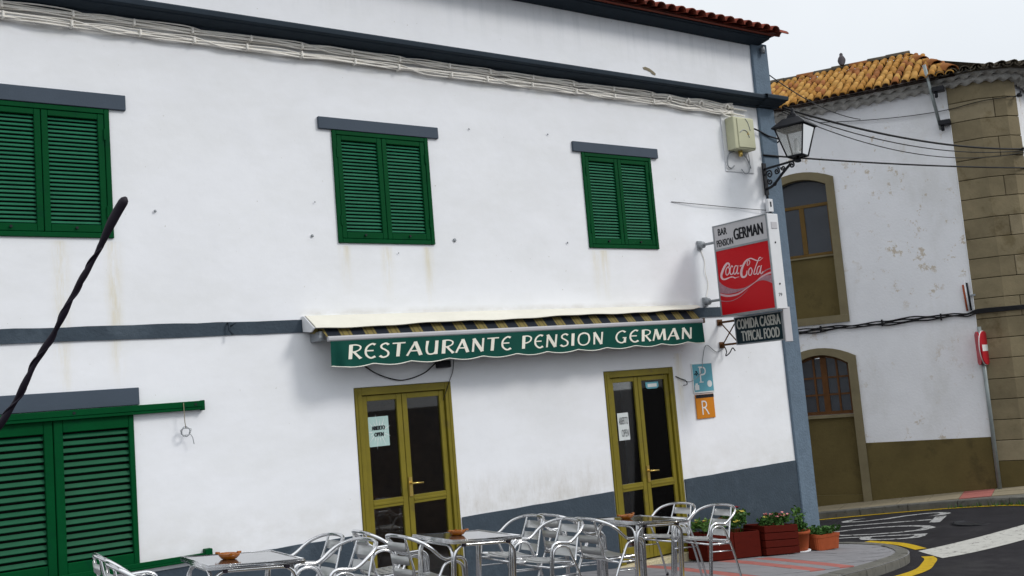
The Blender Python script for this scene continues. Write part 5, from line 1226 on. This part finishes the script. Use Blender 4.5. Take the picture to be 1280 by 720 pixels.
# ---------------------------------------------------------------- planters
def leaf_blob(b_, c, rx, ry, rz, n, size, sd):
    rnd = random.Random(sd)
    for _ in range(n):
        while True:
            p = Vector((rnd.uniform(-1, 1), rnd.uniform(-1, 1), rnd.uniform(-.6, 1)))
            if p.length < 1: break
        q = Vector((c[0] + p.x * rx, c[1] + p.y * ry, c[2] + p.z * rz)); a = Vector((rnd.uniform(-1, 1), rnd.uniform(-1, 1), rnd.uniform(-.2, .9))).normalized(); s_ = size * rnd.uniform(.6, 1.3)
        side = a.cross(Vector((rnd.uniform(-1, 1), rnd.uniform(-1, 1), rnd.uniform(-1, 1)))).normalized() * s_ * .42; bend = a.cross(side).normalized() * s_ * .12
        b_.add([q, q + a * s_ * .5 + side + bend, q + a * s_, q + a * s_ * .5 - side + bend], [(0, 1, 2), (0, 2, 3)])
def flowers(b_, pts, r_, sd):
    rnd = random.Random(sd)
    for p in pts:
        for k in range(5):
            a = k * 1.2566 + rnd.random(); d_ = Vector((math.cos(a), math.sin(a), .35 + rnd.uniform(-.2, .4))).normalized(); s_ = d_.cross(Vector((0, 0, 1))).normalized() * r_ * .45; P_ = Vector(p)
            b_.add([P_, P_ + d_ * r_ * .6 + s_, P_ + d_ * r_, P_ + d_ * r_ * .6 - s_], [(0, 1, 2, 3)])
def planter(x0, x1, y0, y1, hh, label, vertical, seed):
    cx, cy = (x0 + x1) / 2, (y0 + y1) / 2; zb = h(cx, cy); t = thing("planter_box", label, "planter", (cx, cy, zb), 0, "red wooden planters")
    zs = lambda x_: h(x_, cy) + .015
    def brd(xa, xb, ya, yb, za, zt, nm="board"):
        b_ = MB(); b_.hexa([(xa, ya, zs(xa) + za), (xb, ya, zs(xb) + za), (xb, yb, zs(xb) + za), (xa, yb, zs(xa) + za), (xa, ya, zs(xa) + zt), (xb, ya, zs(xb) + zt), (xb, yb, zs(xb) + zt), (xa, yb, zs(xa) + zt)]); b_.build(nm, m_redwood, t, bevel=.004)
    if vertical:
        n = 2
        for k in range(n): w_ = (x1 - x0) / n; brd(x0 + k * w_ + .003, x0 + (k + 1) * w_ - .003, y0, y0 + .022, 0, hh - .01 * k, "front_board")
        brd(x0, x1, y1 - .022, y1, 0, hh, "back_board"); brd(x0 + .001, x0 + .023, y0 + .023, y1 - .023, .0, hh, "end_board"); brd(x1 - .023, x1 - .001, y0 + .023, y1 - .023, 0, hh, "end_board")
    else:
        n = 4
        for k in range(n): brd(x0 + .002 * (k % 2), x1 - .002 * (k % 2), y0 - .003 * (k == n - 1), y0 + .022, hh * k / n + .0035, hh * (k + 1) / n - .0035, "front_board")
        for xx in (x0, x1 - .022):
            for k in range(n): brd(xx + .001, xx + .021, y0 + .0225, y1 - .0225, hh * k / n + .0035, hh * (k + 1) / n - .0035, "end_board")
        brd(x0, x1, y1 - .022, y1, 0, hh, "back_board")
    b_ = MB(); b_.add([(x0 + .02, y0 + .02, zs(x0) + hh - .05), (x1 - .02, y0 + .02, zs(x1) + hh - .05), (x1 - .02, y1 - .02, zs(x1) + hh - .05), (x0 + .02, y1 - .02, zs(x0) + hh - .05)], [(0, 1, 2, 3)]); b_.build("soil", m_soil, t)
    return t, (cx, cy, zb + hh)
planter(8.80, 9.72, 8.78, 9.10, .315, "red painted planter box of upright boards beside the right armchairs", True, 1)
planter(9.76, 10.38, 8.74, 9.08, .36, "wide red painted planter box of horizontal boards below the plaques", False, 2)
def plant(label, c, spread, hh, nleaf, size, m_, seed, fl=()):
    t = thing("flowering_plant" if fl else "pot_plant", label, "plant", c); rnd = random.Random(seed)
    b_ = MB(); tips = []
    for k in range(max(6, nleaf // 30)):
        q = Vector((c[0] + rnd.uniform(-1, 1) * spread[0], c[1] + rnd.uniform(-1, 1) * spread[1], c[2] + hh * rnd.uniform(.55, 1.0))); a = Vector((c[0] + (q.x - c[0]) * .5, c[1] + (q.y - c[1]) * .5, c[2] - .04)); b_.tube([a, a.lerp(q, .5) + Vector((rnd.uniform(-.01, .01), rnd.uniform(-.01, .01), .01)), q], .003, 4); tips.append(q)
    b_.build("stem", m_leaf, t)
    b_ = MB()
    for i, q in enumerate(tips): leaf_blob(b_, (q.x, q.y, q.z - .03), .06, .06, .055, max(4, nleaf // len(tips)), size, seed * 100 + i)
    b_.build("foliage", m_, t, kind='stuff', recalc=False)
    for j, (mm, n, r_) in enumerate(fl):
        b_ = MB(); flowers(b_, [rnd.choice(tips) + Vector((rnd.uniform(-.05, .05), rnd.uniform(-.06, .02), rnd.uniform(.0, .05))) for _ in range(n)], r_, seed + j); b_.build("blossom", mm, t, recalc=False)
    return t
plant("pale green bushy plant with yellow blossoms at the left end of the upright-board planter", (9.05, 8.93, h(9.05, 8.93) + .30), (.20, .10), .16, 420, .05, m_leaf2, 3, ((m_petal_y, 9, .03), (m_petal_r, 3, .035)))
plant("green plant with dark red blossoms at the right end of the upright-board planter", (9.50, 8.93, h(9.50, 8.93) + .30), (.20, .10), .24, 620, .052, m_leaf, 4, ((m_petal_y, 10, .032), (m_petal_r, 8, .045)))
plant("low green plant with pink blossoms in the wide planter", (10.05, 8.90, h(10.05, 8.9) + .34), (.23, .10), .13, 420, .045, m_leaf, 5, ((m_petal_p, 12, .034), (m_petal_r, 6, .03), (m_petal_y, 3, .028)))
pc = (10.66, 8.98); pz = h(*pc)
pot = thing("flower_pot", "round terracotta pot on a pale saucer next to the wide planter", "flower pot", (*pc, pz))
b = MB(); b.lathe([(.10, pz + .02), (.112, pz + .05), (.14, pz + .23), (.152, pz + .232), (.155, pz + .27), (.14, pz + .272), (.13, pz + .24)], (*pc, 0), 24); b.build("body", m_terra, pot)
b = MB(); b.lathe([(.10, pz + .002), (.135, pz + .008), (.14, pz + .024), (.12, pz + .024)], (*pc, 0), 24); b.build("saucer", m_whitemetal, pot)
b = MB(); b.lathe([(.13, pz + .24), (.12, pz + .245)], (*pc, 0), 20); b.build("soil", m_soil, pot)
plant("leafy green plant with tall stems in the round terracotta pot", (*pc, pz + .24), (.10, .08), .11, 260, .045, m_leaf, 6)
tall = thing("tall_stem_plant", "spindly young plant with a few pale leaves rising from the round pot", "plant", (*pc, pz + .25))
b = MB(); rnd = random.Random(5); lf = MB()
for dx, dy, zz in ((-.06, .0, .27), (.05, .02, .31), (.02, -.03, .24), (.13, .0, .20)):
    q = Vector((pc[0] + dx, pc[1] + dy, pz + .25 + zz)); b.tube(catmull([(pc[0], pc[1], pz + .24), (pc[0] + dx * .4, pc[1] + dy, pz + .25 + zz * .5), q], 4), .004, 5)
    for u in (.55, .75, .9, 1.0): p = Vector((pc[0] + dx * u, pc[1] + dy * u, pz + .25 + zz * u)); leaf_blob(lf, p, .04, .04, .02, 4, .05, int(zz * 1000 + u * 10))
b.build("stem", m_leaf, tall); lf.build("foliage", m_leaf2, tall, kind='stuff', recalc=False)
tr0 = (11.12, 8.99); tz = h(*tr0)
tr = thing("plant_trough", "long ribbed terracotta trough at the corner end of the planters", "planter", (*tr0, tz))
b = MB(); n = 40; L_, D_ = .26, .12; rings = []
for zz, s_ in ((.01, .86), (.02, .88), (.17, .97), (.172, 1.02), (.215, 1.04), (.215, .97), (.18, .95)):
    ring = []
    for k in range(n):
        a = 2 * math.pi * k / n; cx_, cy_ = math.cos(a), math.sin(a); sgn = lambda v_: (1 if v_ >= 0 else -1); rib = 1 + (.018 if k % 2 == 0 and zz < .171 else 0)
        ring.append((tr0[0] + sgn(cx_) * abs(cx_) ** .35 * L_ * s_ * rib, tr0[1] + sgn(cy_) * abs(cy_) ** .35 * D_ * s_ * rib, tz + zz + (h(tr0[0] + cx_ * L_, tr0[1]) - tz)))
    rings.append(ring + [ring[0]])
b.sheet(rings, False); b.build("body", m_terra, tr)
b = MB(); b.add([(tr0[0] + sx_ * L_ * .9, tr0[1] + sy_ * D_ * .9, tz + .17 + (h(tr0[0] + sx_ * L_, tr0[1]) - tz)) for sx_, sy_ in ((-1, -1), (1, -1), (1, 1), (-1, 1))], [(0, 1, 2, 3)]); b.build("soil", m_soil, tr)
plant("low leafy green plants filling the long terracotta trough", (11.1, 8.98, tz + .17), (.22, .09), .13, 480, .05, m_leaf, 9)
# weeds in the far gutter
b = MB(); rnd = random.Random(3)
for k in range(260):
    s_ = rnd.uniform(0, 1) ** 1.0; p, t = at_flen(flen[-1] * (.47 + .20 * s_)); q = Vector((t.y, -t.x, 0)) * rnd.uniform(-.02, .07); c = p + q; zz = rd(c.x, c.y); hh = rnd.uniform(.03, .10); a = rnd.uniform(0, 6.28); dx, dy = math.cos(a) * .03, math.sin(a) * .03
    b.add([(c.x - dy * .3, c.y + dx * .3, zz), (c.x + dy * .3, c.y - dx * .3, zz), (c.x + dx, c.y + dy, zz + hh)], [(0, 1, 2)])
o = b.build("gutter_weeds", m_leaf, kind='stuff', recalc=False); tag(o, "low green weeds growing in the far gutter", "weeds")

# ---------------------------------------------------------------- parked car with its whip antenna (only the antenna reaches into view)
car = thing("parked_car", "parked car whose black twisted whip antenna crosses the left foreground", "car", (-1.4, 1.35, rd(-1.4, 1.35)))
zc = rd(-1.4, 1.35); ZT = -.155
secs = [(.10, ZT - .04, ZT - .04, .60), (-.05, ZT - .03, ZT - .02, .62)]
b = MB(); prof = [(.42, zc + .35, .30), (.44, zc + .62, .30), (.30, zc + .80, .28), (-.02, ZT - .03, .16), (-.9, ZT, .12), (-1.7, ZT - .05, .14), (-2.35, zc + .92, .26), (-3.4, zc + .78, .30), (-3.62, zc + .55, .32), (-3.65, zc + .30, .32)]
L1 = []; L2_ = []
for x_, z_, ins in prof:
    L1.append((x_, 1.35 - .85 + (ins - .12) * .6, z_)); L2_.append((x_, 1.35 + .85 - (ins - .12) * .6, z_))
b.sheet([[(p[0], p[1], zc + .22) for p in L1], [(p[0], p[1] - .0, min(p[2], zc + .80)) for p in L1], L1, L2_, [(p[0], p[1], min(p[2], zc + .80)) for p in L2_], [(p[0], p[1], zc + .22) for p in L2_]]); b.build("body", m_car, car, bevel=.02)
for wx in (-.35, -2.85):
    for wy in (.56, 2.14): b = MB(); b.lathe([(.31, -.1), (.31, .1), (.2, .11), (.19, .06), (.03, .06)], (wx, wy, zc + .31), 22, 'y'); b.build("wheel", m_rubber, car)
A0 = Vector((.085, 1.195, -.152)); A1 = Vector((.2745, 1.0125, .2225))
dirv = (A1 - A0); lng = dirv.length; dirn = dirv.normalized(); sd1 = dirn.cross(Vector((0, 0, 1))).normalized(); sd2 = dirn.cross(sd1)
b = MB(); pts = []; rad = []
for i in range(161):
    u = i / 160; tp = min(1, (1 - u) * 9); ph = u * lng / .028; bow = sd2 * (.006 * math.sin(math.pi * u)) + (sd1 * math.sin(ph * 2.2) + sd2 * math.cos(ph * 2.2)) * .0007
    pts.append(A0.lerp(A1, u) + bow); tw = .0004 * math.sin(ph * 1.57) if u < .88 else 0
    rad.append((.0032 - .0004 * u + .0006 * math.sin(ph * 4.4)) if u < .885 else (.0030 + .0018 * min(1, (u - .885) * 18)) * (1 if u < .985 else math.sqrt(max(.05, 1 - ((u - .985) / .0155) ** 2))))
b.tube(pts, rad, 10); b.build("antenna", m_rubber, car)
b = MB(); hx = [pts[i] + (sd1 * math.cos(i * .32) + sd2 * math.sin(i * .32)) * (.0033 - .0004 * i / 160) for i in range(0, 142)]; b.tube(hx, .0011, 5); b.build("antenna_winding", m_rubber, car)
b = MB(); b.tube([A0 + Vector((-.01, .01, -.02)), A0 + dirn * .02], [.018, .007], 10); b.build("antenna_foot", m_rubber, car)
print("pavement tiles", cnt, "roof tiles", ntile)
